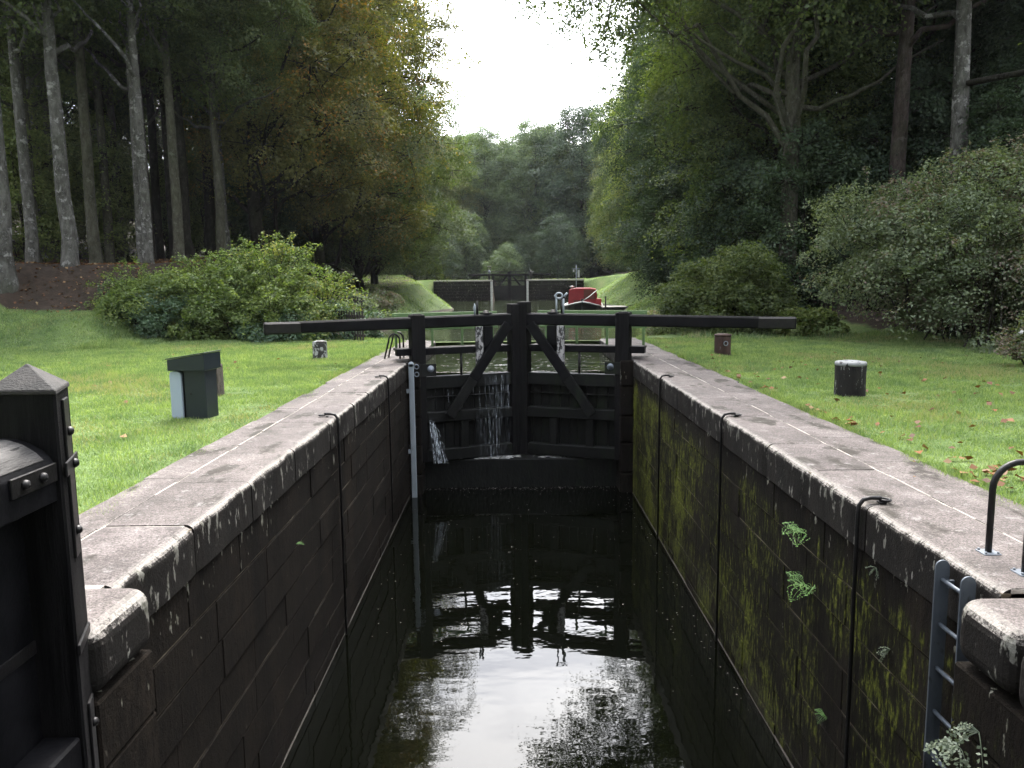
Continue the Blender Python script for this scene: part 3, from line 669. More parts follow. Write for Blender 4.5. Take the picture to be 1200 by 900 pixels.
b = MB(); b.box((0.10, -1.2, 0.0), (0.20, -0.30, 0.012), 0.003, FS); b.build('post_strap', 'black_iron', t)
b = MB(); b.box((0.0, -0.02, 0.0), (0.27, 0.03, 0.012), 0.003, FS); b.build('post_strap', 'black_iron', t)
def bolt(p, axis, r=0.022):
    q_ = Vector((0, 0, 1)).rotation_difference(Vector(axis)).to_matrix().to_4x4(); q_.translation = Vector(p)
    b = MB(); b.lathe([(r, 0), (r, 0.006), (r * 0.8, 0.016), (r * 0.4, 0.022), (0.0, 0.023)], (0, 0, 0), 12, q_); b.build('bolt', 'black_iron', t)
for y_ in (3.06, 3.18): bolt((-1.973, y_, 0.832), (1, 0, 0))
for z_ in (0.98, 0.832, 0.52, -0.42, -1.0): bolt(FS @ Vector((0.15, z_, 0.012 if z_ != 0.832 else 0.022)), on)
b = MB(); b.box((-2.15, 0.2, 0.0), (-2.14, 3.297, 0.06), 0.002); b.build('plank_strap', 'black_iron', t)

# ------------------------------------------------------------------ iron rods hanging down the chamber walls
def mooring_rod(xf, side, y, label, zb=-2.83):
    o = -side * 0.035
    t = thing('mooring_rod', label, 'mooring rod', (xf, y, zb), 0, 'iron rods on the lock walls')
    b = MB(); X = lambda d: xf + side * d
    b.tube([(X(-0.035), y, zb), (X(-0.035), y, -0.1), (X(-0.03), y, -0.02), (X(0.0), y, 0.025), (X(0.05), y, 0.038), (X(0.13), y, 0.036)], 0.016, 8)
    b.build('rod', 'black_iron', t)
    b = MB(); c = (X(0.16), y, 0.022)
    b.tube([(c[0] + 0.035 * math.cos(a), y + 0.035 * math.sin(a), 0.022) for a in [2 * math.pi * k / 12 for k in range(13)]], 0.011, 6, None, 0, True, False)
    b.box((X(0.11), y - 0.03, -0.004), (X(0.12) + 0.04, y + 0.03, 0.012), 0.003)
    b.build('anchor_eye', 'black_iron', t)
mooring_rod(XL, -1, 9.5, 'black iron rod hung over the lichen streaked wall, nearer the slate grey meter')
mooring_rod(XL, -1, 13.5, 'black iron rod hung over the lichen streaked wall, close to the pale gauge pole', -2.6)
mooring_rod(XR, 1, 13.1, 'black iron rod on the mossy wall, the one nearest the upper gate')
mooring_rod(XR, 1, 9.2, 'black iron rod on the mossy wall, halfway between two other rods')
mooring_rod(XR, 1, 5.5, 'black iron rod on the mossy wall, nearest the grey ladder')

t = thing('gauge_pole', 'pale blue grey pole standing upright against the lock wall by the gate', 'gauge pole', (-2.08, 15.95, -3.0))
b = MB(); b.box((-2.135, 15.93, -3.2), (-2.025, 15.985, 0.0), 0.015, None, 0, 2); b.tube([(-2.08, 15.93, -0.02), (-2.08, 15.985, -0.02)], 0.055, 16); b.build('pole', 'gauge_paint', t)
for z_ in (-0.62, -1.9):
    b = MB(); b.box((-2.19, 15.94, z_), (-2.137, 15.975, z_ + 0.09), 0.006); b.build('bracket', 'gauge_paint', t)
t = thing('ring_bolt', 'two small iron rings bolted on the stone pier behind the pale pole', 'ring bolt', (-1.98, 16.14, -0.3))
for z_ in (-0.09, -0.25):
    b = MB(); b.tube([(-1.99 + 0.045 * math.cos(a), 16.125, z_ + 0.045 * math.sin(a)) for a in [2 * math.pi * k / 14 for k in range(15)]], 0.013, 6, None, 0, True, False); b.build('ring', 'galvanised', t)

# ladder and hoops
t = thing('wall_ladder', 'blue grey flat bar ladder fixed in the corner of the mossy wall', 'ladder', (2.47, 4.2, WATER))
for y_, zt in ((4.31, 0.0), (4.055, 0.0)):
    b = MB(); n = 10
    poly = [(2.434, -3.2), (2.516, -3.2)] + [(2.475 + 0.041 * math.cos(math.pi * k / n), zt - 0.035 + 0.041 * math.sin(math.pi * k / n)) for k in range(n + 1)]
    b.prism(poly, y_ - 0.006, y_ + 0.006, 0.0015, None, 0, 'XZ'); b.build('stringer', 'ladder_grey', t)
z_ = -0.11
while z_ > -3.0:
    b = MB(); b.tube([(2.475, 4.061, z_), (2.475, 4.304, z_)], 0.0125, 8); b.build('rung', 'ladder_grey', t); z_ -= 0.27
for z_ in (-0.16, -1.6):
    b = MB(); b.box((2.50, 4.29, z_), (2.545, 4.304, z_ + 0.05), 0.002); b.build('wall_bracket', 'ladder_grey', t)
def hoop(p0, p1, h, r, label, grp, slant=0.0, foot=True):
    p0, p1 = Vector(p0), Vector(p1); d = p1 - p0; w = d.length; d.normalize()
    t = thing('grab_hoop', label, 'grab rail', p0, 0, grp)
    rad = w / 2; pts = [p0 + Vector((0, 0, 0.0)), p0 + Vector((0, 0, h * 0.35)) + d * slant * 0.35]
    zc = h - rad * (0.8 if slant else 1.0)
    n = 14
    for k in range(n + 1):
        a = math.pi * (1 - k / n)
        c = p0 + d * (w / 2 + slant * 0.4); rr = rad - slant * 0.4
        pts.append(c + d * rr * math.cos(a) + Vector((0, 0, zc + (h - zc) * math.sin(a))))
    pts += [p1 + Vector((0, 0, h * 0.35)), p1]
    b = MB(); b.tube(pts, r, 12); b.build('hoop', 'black_iron', t)
    if foot:
        for p in (p0, p1):
            b = MB(); b.box((p.x - 0.05, p.y - 0.05, p.z - 0.004), (p.x + 0.05, p.y + 0.05, p.z + 0.01), 0.002)
            for sx in (-1, 1):
                for sy in (-1, 1): b.lathe([(0.008, 0), (0.008, 0.01), (0.0, 0.011)], (p.x + sx * 0.036, p.y + sy * 0.036, p.z + 0.01), 6)
            b.build('foot_plate', 'galvanised', t)
    return t
g1 = 'grab hoops at the grey ladder'; g2 = 'grab hoops by the upper gate'
hoop((2.81, 4.43, 0), (3.13, 4.43, 0), 0.55, 0.019, 'black tube hoop on the coping above the ladder, next to the grass', g1)
hoop((2.81, 4.10, 0), (3.13, 4.10, 0), 0.55, 0.019, 'black tube hoop on the coping above the ladder, next to the stepped corner stones', g1)
hoop((-2.80, 17.05, 0), (-2.46, 17.05, 0), 0.54, 0.02, 'small slanted black hoop before the left heel post, front one of two', g2, 0.13, False)
hoop((-2.76, 17.35, 0), (-2.42, 17.35, 0), 0.56, 0.02, 'small slanted black hoop before the left heel post, back one of two', g2, 0.13, False)

# ------------------------------------------------------------------ bollards and the meter
def bollard(name, label, loc, r, h, mat, seg=24, wob=0.015, chamf=0.03):
    t = thing(name, label, 'bollard', loc, random.uniform(0, 6))
    b = MB(); b.lathe([(r * 1.02, -0.15), (r, 0.0), (r * 0.985, h * 0.5), (r, h - chamf), (r * 0.985, h - chamf * 0.4)], (0, 0, 0), seg, None, 0, True, wob); b.build('shaft', mat, t, False)
    return t
t = bollard('bollard', 'short black bollard with flaking white top standing alone in the lawn', (4.72, 10.75, 0), 0.205, 0.46, 'peeled_black')
b = MB(); b.lathe([(0.2065, 0.435), (0.2085, 0.452), (0.207, 0.468), (0.196, 0.486), (0.12, 0.498), (0.0, 0.50)], (0, 0, 0), 24, None, 0, True, 0.012); b.build('painted_top', 'flaking_top', t, False)
t = bollard('bollard', 'rusty brown iron bollard with a ring under the balance beam end', (4.63, 17.0, 0), 0.178, 0.43, 'rusty')
b = MB(); b.lathe([(0.178, 0.42), (0.192, 0.435), (0.188, 0.455), (0.10, 0.475), (0.0, 0.478)], (0, 0, 0), 24); b.build('cap_plate', 'rusty', t, False)
b = MB(); b.tube([(0.045 * math.cos(a), -0.19, 0.27 + 0.045 * math.sin(a)) for a in [2 * math.pi * k / 12 for k in range(13)]], 0.011, 6, None, 0, True, False)
o = b.build('ring', 'galvanised', t, False); t.rotation_euler.z = 0.1
t = bollard('bollard', 'small black bollard blotched with white paint near the big bush', (-4.28, 17.3, 0), 0.163, 0.36, 'stump_white', 8, 0.0)
t.rotation_euler.z = 0.4
b = MB(); b.lathe([(0.165, 0.352), (0.15, 0.385), (0.06, 0.405), (0.0, 0.408)], (0, 0, 0), 8); b.build('domed_top', 'stump_white', t, False)
t = thing('stump_post', 'weathered square wooden stump half hidden behind the slate grey meter', 'bollard', (-4.43, 11.4, 0))
b = MB(); b.box((-0.13, -0.13, -0.1), (0.13, 0.13, 0.47), 0.02, None, 0, 2, 0.012); b.build('shaft', 'weathered_wood', t, False)
b = MB(); b.box((-0.125, -0.12, 0.472), (0.12, 0.12, 0.49), 0.006, None, 0, 1, 0.01); b.build('worn_top', 'weathered_wood', t, False)
t = thing('meter_box', 'slate grey meter box with sloping lid and pale blue curved side panel', 'utility box', (-3.95, 9.62, 0.0), R(-8))
b = MB(); b.box((-0.07, -0.14, -0.1), (0.21, 0.14, 0.62), 0.008); b.build('body', 'slate_grey', t, False)
b = MB(); b.prism([(-0.245, 0.60), (0.245, 0.60), (0.245, 0.81), (-0.245, 0.735)], -0.2, 0.2, 0.006, None, 0, 'XZ'); lid = b.build('lid', 'slate_grey', t, False)
b = MB(); b.prism([(-0.265, 0.735), (-0.265, 0.748), (0.25, 0.828), (0.25, 0.814)], -0.205, 0.205, 0.002, None, 0, 'XZ'); b.build('lid_sheet', 'slate_grey', lid, False)
b = MB(); ppo = [(-0.10, -0.1), (-0.10, 0.55), (-0.115, 0.575), (-0.14, 0.59), (-0.20, 0.592), (-0.235, 0.58), (-0.25, 0.54), (-0.25, -0.1)]
b.prism(ppo, -0.16, 0.15, 0.006, None, 0, 'XZ'); b.build('side_panel', 'pale_plastic', t, False)
b = MB(); b.box((-0.095, -0.13, -0.1), (-0.074, 0.13, 0.598), 0.003); b.build('backing_plate', 'tarred_timber', t, False)
b = MB(); b.box((0.0, -0.147, 0.30), (0.02, -0.141, 0.32), 0.001); b.build('lock', 'black_iron', t, False)

# ------------------------------------------------------------------ leaking water
def fall(name, label, strands, mat='falling_water'):
    P = [Vector(s[0]) for s in strands]
    t = thing(name, label, 'water leak', (P[0].x, P[0].y, WATER)); b = MB()
    for p0, p1, r, arc, n in strands:
        p0, p1 = Vector(p0), Vector(p1); pts = []
        for k in range(n + 1):
            f = k / n; p = p0.lerp(p1, f)
            if arc: p = Vector((p0.x + (p1.x - p0.x) * f, p0.y + (p1.y - p0.y) * f, p0.z + (p1.z - p0.z) * (arc * f * f + (1 - arc) * f)))
            pts.append(p + Vector((random.uniform(-.012, .012), 0, 0)))
        b.tube(pts, [r * random.uniform(0.6, 1.3) * (0.6 + 0.8 * k / n) for k in range(n + 1)], 5)
    b.build('strand', mat, t); return t
def water_sheet(t, x0, x1, ytop, ybot, z0, z1, x0b, x1b):
    """a thin rippled film of falling water with torn edges"""
    bb = bmesh.new(); nx_, nz_ = 24, 26; g = [[None] * (nx_ + 1) for _ in range(nz_ + 1)]
    for r_ in range(nz_ + 1):
        f = r_ / nz_
        for c_ in range(nx_ + 1):
            u = c_ / nx_; xa, xb = x0 + (x0b - x0) * f, x1 + (x1b - x1) * f
            g[r_][c_] = bb.verts.new((xa + (xb - xa) * u + 0.012 * math.sin(9 * f + 5 * u), ytop + (ybot - ytop) * f ** 1.6 + 0.012 * math.sin(23 * u + 4 * f), z0 + (z1 - z0) * f))
    for r_ in range(nz_):
        for c_ in range(nx_): bb.faces.new((g[r_][c_], g[r_][c_ + 1], g[r_ + 1][c_ + 1], g[r_ + 1][c_]))
    b = MB(); b._add(bb, None, 0, True); b.build('film', 'water_film', t)
rnd = random.Random(3)
ST = []
for k in range(26):
    j = rnd.gauss(0, 1); ST.append(((-1.83 + rnd.uniform(-.02, .03), 16.42, -1.14 + rnd.uniform(-.06, .03)), (-1.52 + 0.07 * j, 16.22 + rnd.uniform(-.08, .08), -2.17), rnd.uniform(0.004, 0.012), 0.75, 9))
tw = fall('water_jet', 'white jet of water spurting from the gate beside the pale pole', ST)
water_sheet(tw, -1.86, -1.78, 16.42, 16.2, -1.12, -2.18, -1.68, -1.38)
ST = []
for k in range(9):
    x = -0.38 + rnd.gauss(0, 0.20); ST.append(((x, 16.78, -1.10), (x + rnd.gauss(0, .04), 16.70 + rnd.uniform(-.05, .05), -2.17), rnd.uniform(0.0025, 0.006), 0.4, 8))
for x in (-0.72, -0.58, -0.5, -0.46, -0.42, -0.36, -0.33, -0.24, -0.20, -0.1, -0.05):
    for k in range(1): ST.append(((x + rnd.uniform(-.02, .02), 16.80, -0.36), (x + rnd.uniform(-.02, .02), 16.78, -1.1), rnd.uniform(0.002, 0.006), 0.0, 7))
tw = fall('water_fall', 'thin curtain of water falling over the middle of the gate leaf', ST)
water_sheet(tw, -0.80, -0.02, 16.66, 16.62, -1.09, -2.18, -0.74, -0.06)
water_sheet(tw, -0.62, -0.08, 16.755, 16.75, -0.36, -1.09, -0.60, -0.10)
ST = []
for k in range(16):
    x = rnd.uniform(-1.78, -0.75); z = rnd.choice((-0.5, -0.55, -1.15)); ST.append(((x, 16.55 + (x + 1.7) * 0.35 - .02, z), (x + rnd.uniform(-.04, .04), 16.5 + (x + 1.7) * 0.35, z - rnd.uniform(0.3, 0.6)), rnd.uniform(0.0015, 0.004), 0.0, 5))
fall('water_trickle', 'faint trickles running down the dark boards left of the falling curtain', ST)

def specks(name, mat, pts, rng, smin, smax, flat=True):
    """small irregular flat flakes lying on a surface"""
    V = []
    for x, y, z in pts:
        s = rng.uniform(smin, smax); a = rng.uniform(0, 6.3); asp = rng.uniform(0.4, 0.9)
        for k in range(6):
            th = a + k * math.pi / 3; rr = s * rng.uniform(0.7, 1.1)
            dx, dy = rr * math.cos(th), rr * asp * math.sin(th)
            V.append((x + dx, y + dy, z))
    o = link_mesh(name, np_mesh(name, np.array(V), 6), mat); return tag(o, kind='stuff')
rng = np.random.default_rng(5)
pts = [(rng.uniform(-1.9, 2.4), 16.65 - rng.exponential(0.10), WATER + 0.004) for _ in range(300)] + [(rng.uniform(-2.0, 2.4), rng.uniform(9, 16.6), WATER + 0.004) for _ in range(190)] + [(2.45 - rng.exponential(0.12), rng.uniform(7.5, 16.5), WATER + 0.004) for _ in range(60)]
specks('foam_flecks', 'pale_deck', [p for p in pts if p[0] < 2.5], rng, 0.003, 0.013)
pts = [(rng.uniform(-1.9, -1.1), 16.72 + rng.uniform(0, .35), -2.196) for _ in range(160)] + [(rng.normal(-.38, .25), 16.72 + rng.uniform(0, .3), -2.196) for _ in range(120)] + [(rng.normal(.95, .2), 16.75 + rng.uniform(0, .2), -2.196) for _ in range(50)]
specks('cill_foam', 'white_paint', pts, rng, 0.015, 0.07)
pts = [(rng.uniform(-5, 5), 17.8 + rng.exponential(9), UPPER + 0.004) for _ in range(900)]
pts = [p for p in pts if p[1] < 55 and abs(p[0]) < 5]
pts += [(-1.8 + 2 * rng.random() if rng.random() < .5 else 0.4 + 1.6 * rng.random(), 17.32 + rng.uniform(0, .2), UPPER + 0.004) for _ in range(240)]
specks('basin_flecks', 'pale_deck', pts, rng, 0.01, 0.05)  # small pale flecks lying flat on the basin water
# ------------------------------------------------------------------ lawn grass
def blades(n, sampler, h0, h1, w0, rng, name, mat='grass_blade'):
    x, y = sampler(n); z = ground_z(x, y)
    dist = np.hypot(x, y); w = w0 * np.clip(dist / 6.0, 1.0, 3.2); n = len(x)
    patch = 0.72 + 0.38 * vnoise(x, y, 0.8, 1) + 0.35 * vnoise(x, y, 0.21, 7)
    h = rng.uniform(h0, h1, n) * np.clip(patch, 0.2, 1.7) * np.clip(dist / 12, 1, 1.4)
    a = rng.uniform(0, 2 * np.pi, n); la = rng.uniform(0, 2 * np.pi, n); lean = rng.uniform(0.1, 0.9, n) * h
    V = np.empty((n, 3, 3)); base = np.stack([x, y, z - 0.005], -1)
    side = np.stack([np.cos(a), np.sin(a), np.zeros(n)], -1) * (w / 2)[:, None]
    V[:, 0] = base - side; V[:, 1] = base + side
    V[:, 2] = base + np.stack([np.cos(la) * lean, np.sin(la) * lean, h], -1)
    o = link_mesh(name, np_mesh(name, V.reshape(-1, 3), 3), mat); return tag(o, kind='stuff')
rng = np.random.default_rng(11)
def worn(x, y): return sst(0.78, 0.95, vnoise(x, y, 0.55, 9)) * sst(-0.2, 0.3, vnoise(x, y, 3.1, 4))
def samp(side, ymax):
    def f(n):
        y = 3.4 + (ymax - 3.4) * rng.random(n * 3) ** 1.25
        lim = np.minimum(0.72 * y + 0.4, 17 if side < 0 else 11)
        e0 = np.where(side < 0, 3.06, 3.56) + 0.05 * vnoise(y, y * 0, 0.35, 4) + 0.03 * vnoise(y, y * 0, 0.12, 2)
        if side > 0: e0 = e0 + 0.06 * sst(4.5, 7, y) + 0.14 * sst(7, 12, y)
        else: e0 = e0 + 0.12 * sst(9, 16, y)
        x = e0 + rng.random(n * 3) * np.maximum(lim - e0, 0)
        ok = rng.random(n * 3) < np.clip((lim - e0) / 8, 0, 1)
        ok &= rng.random(n * 3) > 0.85 * worn(side * x, y)
        if side < 0: ok &= ~((y > 24.4) & (x > 10.3))
        return side * x[ok][:n], y[ok][:n]
    return f
blades(300000, samp(-1, 25.0), 0.02, 0.075, 0.0055, rng, 'lawn_grass')
blades(260000, samp(1, 22.0), 0.02, 0.075, 0.0055, rng, 'lawn_grass')
def edge(n):
    y = rng.uniform(3.5, 22.6, n); s = np.where(rng.random(n) < .5, -1, 1)
    x = np.where(s < 0, -(3.07 + 0.12 * sst(9, 16, y) + 0.05 * vnoise(y, y * 0, 0.35, 4)), 3.57 + 0.06 * sst(4.5, 7, y) + 0.14 * sst(7, 12, y) + 0.05 * vnoise(y, y * 0, 0.35, 4))
    return x + rng.normal(0, 0.05, n) + np.sign(-x) * 0.09 * (rng.random(n) < 0.3 * (vnoise(y, y * 0, 0.5, 8) > 0.2)), y
blades(60000, edge, 0.02, 0.085, 0.006, rng, 'edge_grass')
def longg(n):
    y = np.concatenate([rng.uniform(20.6, 25, n // 2), rng.uniform(21, 40, n // 2)]); h = len(y) // 2
    x = np.concatenate([-rng.uniform(10.2, 11.6, h), rng.uniform(5.0, 9.8, len(y) - h)])
    return x, y
blades(26000, longg, 0.06, 0.16, 0.009, rng, 'rough_grass')
def bankg(n):
    y = rng.uniform(40, 92, n); s = np.where(rng.random(n) < .45, -1, 1)
    x = s * (shore(s * 1.0, y) + 0.3 + rng.random(n) * 8)
    return x, y
blades(40000, bankg, 0.05, 0.13, 0.014, rng, 'bank_grass')

def flakes_on_ground(name, n, sampler, mat, size):
    x, y = sampler(n); z = ground_z(x, y) + 0.035
    c = np.stack([x, y, z], -1); nr = np.stack([rng.normal(0, .45, len(x)), rng.normal(0, .45, len(x)), np.ones(len(x))], -1)
    o = link_mesh(name, np_mesh(name, leaf_cards(c, nr, size, rng, 0.8), 4), mat); return tag(o, kind='stuff')
def fl(n):
    x1 = rng.uniform(3.75, 9.5, n); y1 = rng.uniform(4.6, 17, n)
    x2 = rng.normal(3.95, 0.22, n // 3); y2 = rng.normal(6.0, 0.5, n // 3); x3 = 3.72 + np.abs(rng.normal(0, .08, n // 3)); y3 = rng.uniform(8, 19, n // 3)
    x4 = -rng.uniform(3.4, 11, n // 4); y4 = rng.uniform(5, 20, n // 4)
    return np.concatenate([x1, x2, x3, x4]), np.concatenate([y1, y2, y3, y4])
flakes_on_ground('fallen_leaves', 170, fl, 'fallen', 0.085)
def litter(n):
    return -rng.uniform(10, 24, n), rng.uniform(24.2, 36, n)
flakes_on_ground('leaf_litter', 5000, litter, 'fallen', 0.09)

# ------------------------------------------------------------------ trees
def tubes_np(segs, sides=6):
    """segs: list of (points (k,3), radii (k,)) -> verts, quads"""
    V, Fq = [], []; base = 0
    ang = np.arange(sides) * 2 * np.pi / sides
    for P, r in segs:
        P = np.asarray(P, float); k = len(P)
        D = np.gradient(P, axis=0); D /= np.linalg.norm(D, axis=1, keepdims=True) + 1e-9
        ref = np.array([0, 0, 1.0]) if abs(D[0][2]) < 0.8 else np.array([1.0, 0, 0])
        A = np.cross(D, ref); A /= np.linalg.norm(A, axis=1, keepdims=True) + 1e-9; B = np.cross(D, A)
        ring = P[:, None] + np.asarray(r)[:, None, None] * (np.cos(ang)[None, :, None] * A[:, None] + np.sin(ang)[None, :, None] * B[:, None])
        V.append(ring.reshape(-1, 3))
        i = np.arange(k - 1)[:, None] * sides; j = np.arange(sides)[None]; j2 = (j + 1) % sides
        Fq.append((np.stack([i + j, i + j2, i + sides + j2, i + sides + j], -1).reshape(-1, 4) + base)); base += k * sides
    return np.concatenate(V), np.concatenate(Fq)
def mesh_quads(name, V, Fq, smooth=True):
    me = bpy.data.meshes.new(name)
    me.vertices.add(len(V)); me.vertices.foreach_set('co', V.astype(np.float32).ravel())
    me.loops.add(Fq.size); me.loops.foreach_set('vertex_index', Fq.astype(np.int32).ravel())
    me.polygons.add(len(Fq)); me.polygons.foreach_set('loop_start', np.arange(0, Fq.size, 4, dtype=np.int32))
    me.polygons.foreach_set('use_smooth', np.full(len(Fq), smooth)); me.update(calc_edges=True); return me

def tree_data(seed, H=24, r0=0.33, cb=8.0, cr=5.5, nlobe=34, ncl=30, lpc=118, leaf=0.135, clump=0.75, bias=None, low=0.6, boughs=2, wob=0.05, pk=0.38):
    """broadleaf: trunk, ascending limbs to rounded lobes of the crown, each lobe a shell of leafy sprays"""
    g = np.random.default_rng(seed); segs = []
    n = 16; tz = np.linspace(0, H * 0.86, n)
    wb = np.cumsum(g.normal(0, wob, (n, 2)), 0); wb -= wb[0]
    T = np.stack([wb[:, 0], wb[:, 1], tz - 0.4], -1)
    rad = r0 * (1 - 0.85 * (tz / tz[-1]) ** 1.1); rad[0] = r0 * 1.35; rad[1] = r0 * 0.98
    T = np.insert(T, 1, [T[0][0], T[0][1], 0.3], 0); rad = np.insert(rad, 1, r0 * 1.08)
    def at_h(h): return np.array([np.interp(h, T[:, 2], T[:, 0]), np.interp(h, T[:, 2], T[:, 1]), min(h, T[-1, 2])])
    C, CR, CD = [], [], []
    for i in range(nlobe):
        f = (i + g.uniform(.1, .9)) / nlobe; az = i * 2.39996 + g.normal(0, .3)
        pr = math.sqrt(max(0.0, 1 - ((f - pk) / (1.04 - pk)) ** 2)) if f > pk else low + (1 - low) * math.sin(f / pk * math.pi / 2)
        if bias is not None: pr *= 1 + bias[1] * math.cos(az - bias[0])
        lr = cr * g.uniform(0.27, 0.42) * (0.85 if f > .85 else 1)
        rc = max(0.0, cr * pr - lr * 0.9) * g.uniform(0.72, 1.08)
        h = cb + lr * 0.5 + (H - cb - lr * 1.1) * f
        ctr = np.array([rc * math.cos(az), rc * math.sin(az), h]) + np.array([np.interp(h, T[:, 2], T[:, 0]), np.interp(h, T[:, 2], T[:, 1]), 0]) * 0.7
        st = at_h(max(cb * 0.55, h - 0.75 * rc - lr * 0.4)); k = 8; ss = np.linspace(0, 1, k)
        P = st[None] * (1 - ss[:, None]) + ctr[None] * ss[:, None]; P[:, 2] += 0.16 * rc * np.sin(ss * math.pi)
        P[1:-1] += g.normal(0, 0.05 * (rc + 1), (k - 2, 3))
        rb = min(0.42 * np.interp(st[2], T[:, 2], rad), 0.035 + 0.02 * rc); segs.append((P, rb * (1 - 0.8 * ss)))
        for c_ in range(ncl):
            d = g.normal(size=3); d[2] = d[2] * 0.8 + 0.12; d /= np.linalg.norm(d)
            p = ctr + lr * np.array([1.05, 1.05, 0.80]) * d * g.uniform(0.62, 1.08)
            C.append(p); CR.append(clump * g.uniform(0.6, 1.25)); CD.append(d)
            if c_ % 3 == 0: segs.append((np.stack([ctr + (p - ctr) * .15, ctr + (p - ctr) * .6 + [0, 0, .08], p]), np.array([0.026, 0.015, 0.005])))
    for i in range(boughs):                     # bare crooked boughs below the crown
        h = cb * g.uniform(0.75, 1.0); az = g.uniform(0, 6.28); L = g.uniform(2.5, 4.5); ss = np.linspace(0, 1, 9)
        P = at_h(h)[None] + np.array([math.cos(az), math.sin(az), 0.55])[None] * (L * ss)[:, None]
        P += np.cumsum(g.normal(0, 0.035 * L, (9, 3)), 0) * (ss > 0)[:, None]; segs.append((P, 0.10 * (1 - 0.75 * ss)))
    C = np.array(C); CR = np.array(CR); CD = np.array(CD)
    m = len(C); cnt = np.maximum((lpc * (CR / clump) ** 2).astype(int), 15); ix = np.repeat(np.arange(m), cnt); N = len(ix)
    nrm = CD * 0.75 + np.array([0, 0, 0.8]) + g.normal(0, .25, (m, 3)); nrm /= np.linalg.norm(nrm, axis=1, keepdims=True)
    t1 = np.cross(nrm, g.normal(size=(m, 3))); t1 /= np.linalg.norm(t1, axis=1, keepdims=True); t2 = np.cross(nrm, t1)
    o = g.normal(0, 1, (N, 3)) * np.array([0.55, 0.55, 0.17])
    Lc = C[ix] + (t1[ix] * o[:, :1] + t2[ix] * o[:, 1:2] + nrm[ix] * o[:, 2:]) * CR[ix][:, None]
    Lc[:, 2] -= 0.16 * (o[:, 0] ** 2 + o[:, 1] ** 2) * CR[ix]
    Lv = leaf_cards(Lc, nrm[ix] + g.normal(0, .38, (N, 3)), leaf, g)
    V1, F1 = tubes_np([(T, rad)], 12); V2, F2 = tubes_np(segs, 5)
    return np.concatenate([V1, V2]), np.concatenate([F1, F2 + len(V1)]), Lv

TPL = {}
def template(key, **kw):
    V, Fq, Lv = tree_data(**kw)
    TPL[key] = (mesh_quads('trunk', V, Fq), np_mesh('crown', Lv, 4))
template('tall', seed=1, H=26, r0=0.225, cb=9.5, cr=5.4, nlobe=26, ncl=28, lpc=118, boughs=1, wob=0.035)
template('tall2', seed=2, H=25, r0=0.27, cb=8.5, cr=5.8, nlobe=28, ncl=28, lpc=118, boughs=2, wob=0.05)
template('edge', seed=3, H=24, r0=0.34, cb=1.6, cr=6.8, nlobe=44, ncl=28, lpc=118, low=0.85)
template('edge2', seed=4, H=22, r0=0.30, cb=1.2, cr=6.6, nlobe=42, ncl=28, lpc=118, low=0.8)
template('far', seed=12, H=23, r0=0.34, cb=1.0, cr=7.4, nlobe=54, ncl=26, lpc=80, leaf=0.21, clump=0.95, low=0.9, pk=0.5)
template('oak', seed=5, H=24, r0=0.33, cb=8.6, cr=7.3, nlobe=50, ncl=32, pk=0.40, lpc=125, bias=(math.pi, 0.60), low=0.75, boughs=4)
template('lean', seed=8, H=24, r0=0.34, cb=3.2, cr=6.6, nlobe=44, ncl=30, lpc=125, low=0.75, bias=(0.0, 0.38), boughs=3)
template('lean2', seed=9, H=22, r0=0.30, cb=1.2, cr=6.4, nlobe=46, ncl=30, lpc=125, low=0.85, bias=(0.0, 0.30), boughs=3)
template('sapling', seed=6, H=8.0, r0=0.08, cb=0.3, cr=3.0, nlobe=22, ncl=20, lpc=45, leaf=0.14, clump=0.55, low=0.8, boughs=0)

def tree(key, x, y, label, leafm, barkm, s=1.0, rot=None, group=None, name='broadleaf_tree', dz=0.0):
    tr, cr = TPL[key]
    t = thing(name, label, 'tree', (x, y, float(ground_z(x, y)) - 0.05 + dz), random.uniform(0, 6.28) if rot is None else rot, group, s)
    for me_, nm, mt in ((tr, 'trunk', barkm), (cr, 'crown', leafm)):
        o = bpy.data.objects.new(nm, me_); COL.objects.link(o); o.parent = t
        if not me_.materials: me_.materials.append(M[mt])
        o.material_slots[0].link = 'OBJECT'; o.material_slots[0].material = M[mt]
    return t
# the row of trunks on the brown bank
gA = 'tall trees on the brown forest bank'
row = [('tall2', -16.2, 25.2, 'thick pale trunked tree at the outer end of the row on the brown bank', 'pale_bark', 1.05, 0.4),
       ('tall', -16.9, 27.8, 'slim pale trunk rising from the brown bank, second in the row from its outer end', 'pale_bark', 0.92, 1.9),
       ('tall2', -14.9, 26.6, 'lichen patched trunk forking high over the brown bank, third in the row', 'pale_bark', 0.95, 3.3),
       ('tall', -15.8, 30.0, 'greenish straight trunk on the brown bank, fourth in the row', 'green_bark', 1.0, 4.4),
       ('tall', -17.8, 36.0, 'slender olive trunk set back in the shade behind the row', 'green_bark', 0.9, 0.9),
       ('tall2', -14.9, 32.2, 'leaning dark trunk in the forest edge above the bush', 'dark_bark', 1.0, 2.2),
       ('tall', -17.0, 38.2, 'narrow black trunk deep in the wood beyond the leaning trunk', 'dark_bark', 1.0, 5.2),
       ('tall', -14.8, 34.8, 'dark trunk with mossy flank standing closest to the bush top', 'dark_bark', 1.08, 3.0),
       ('tall2', -15.2, 40.0, 'broad dark trunk hidden in the gloom behind the bush', 'dark_bark', 1.05, 0.2)]
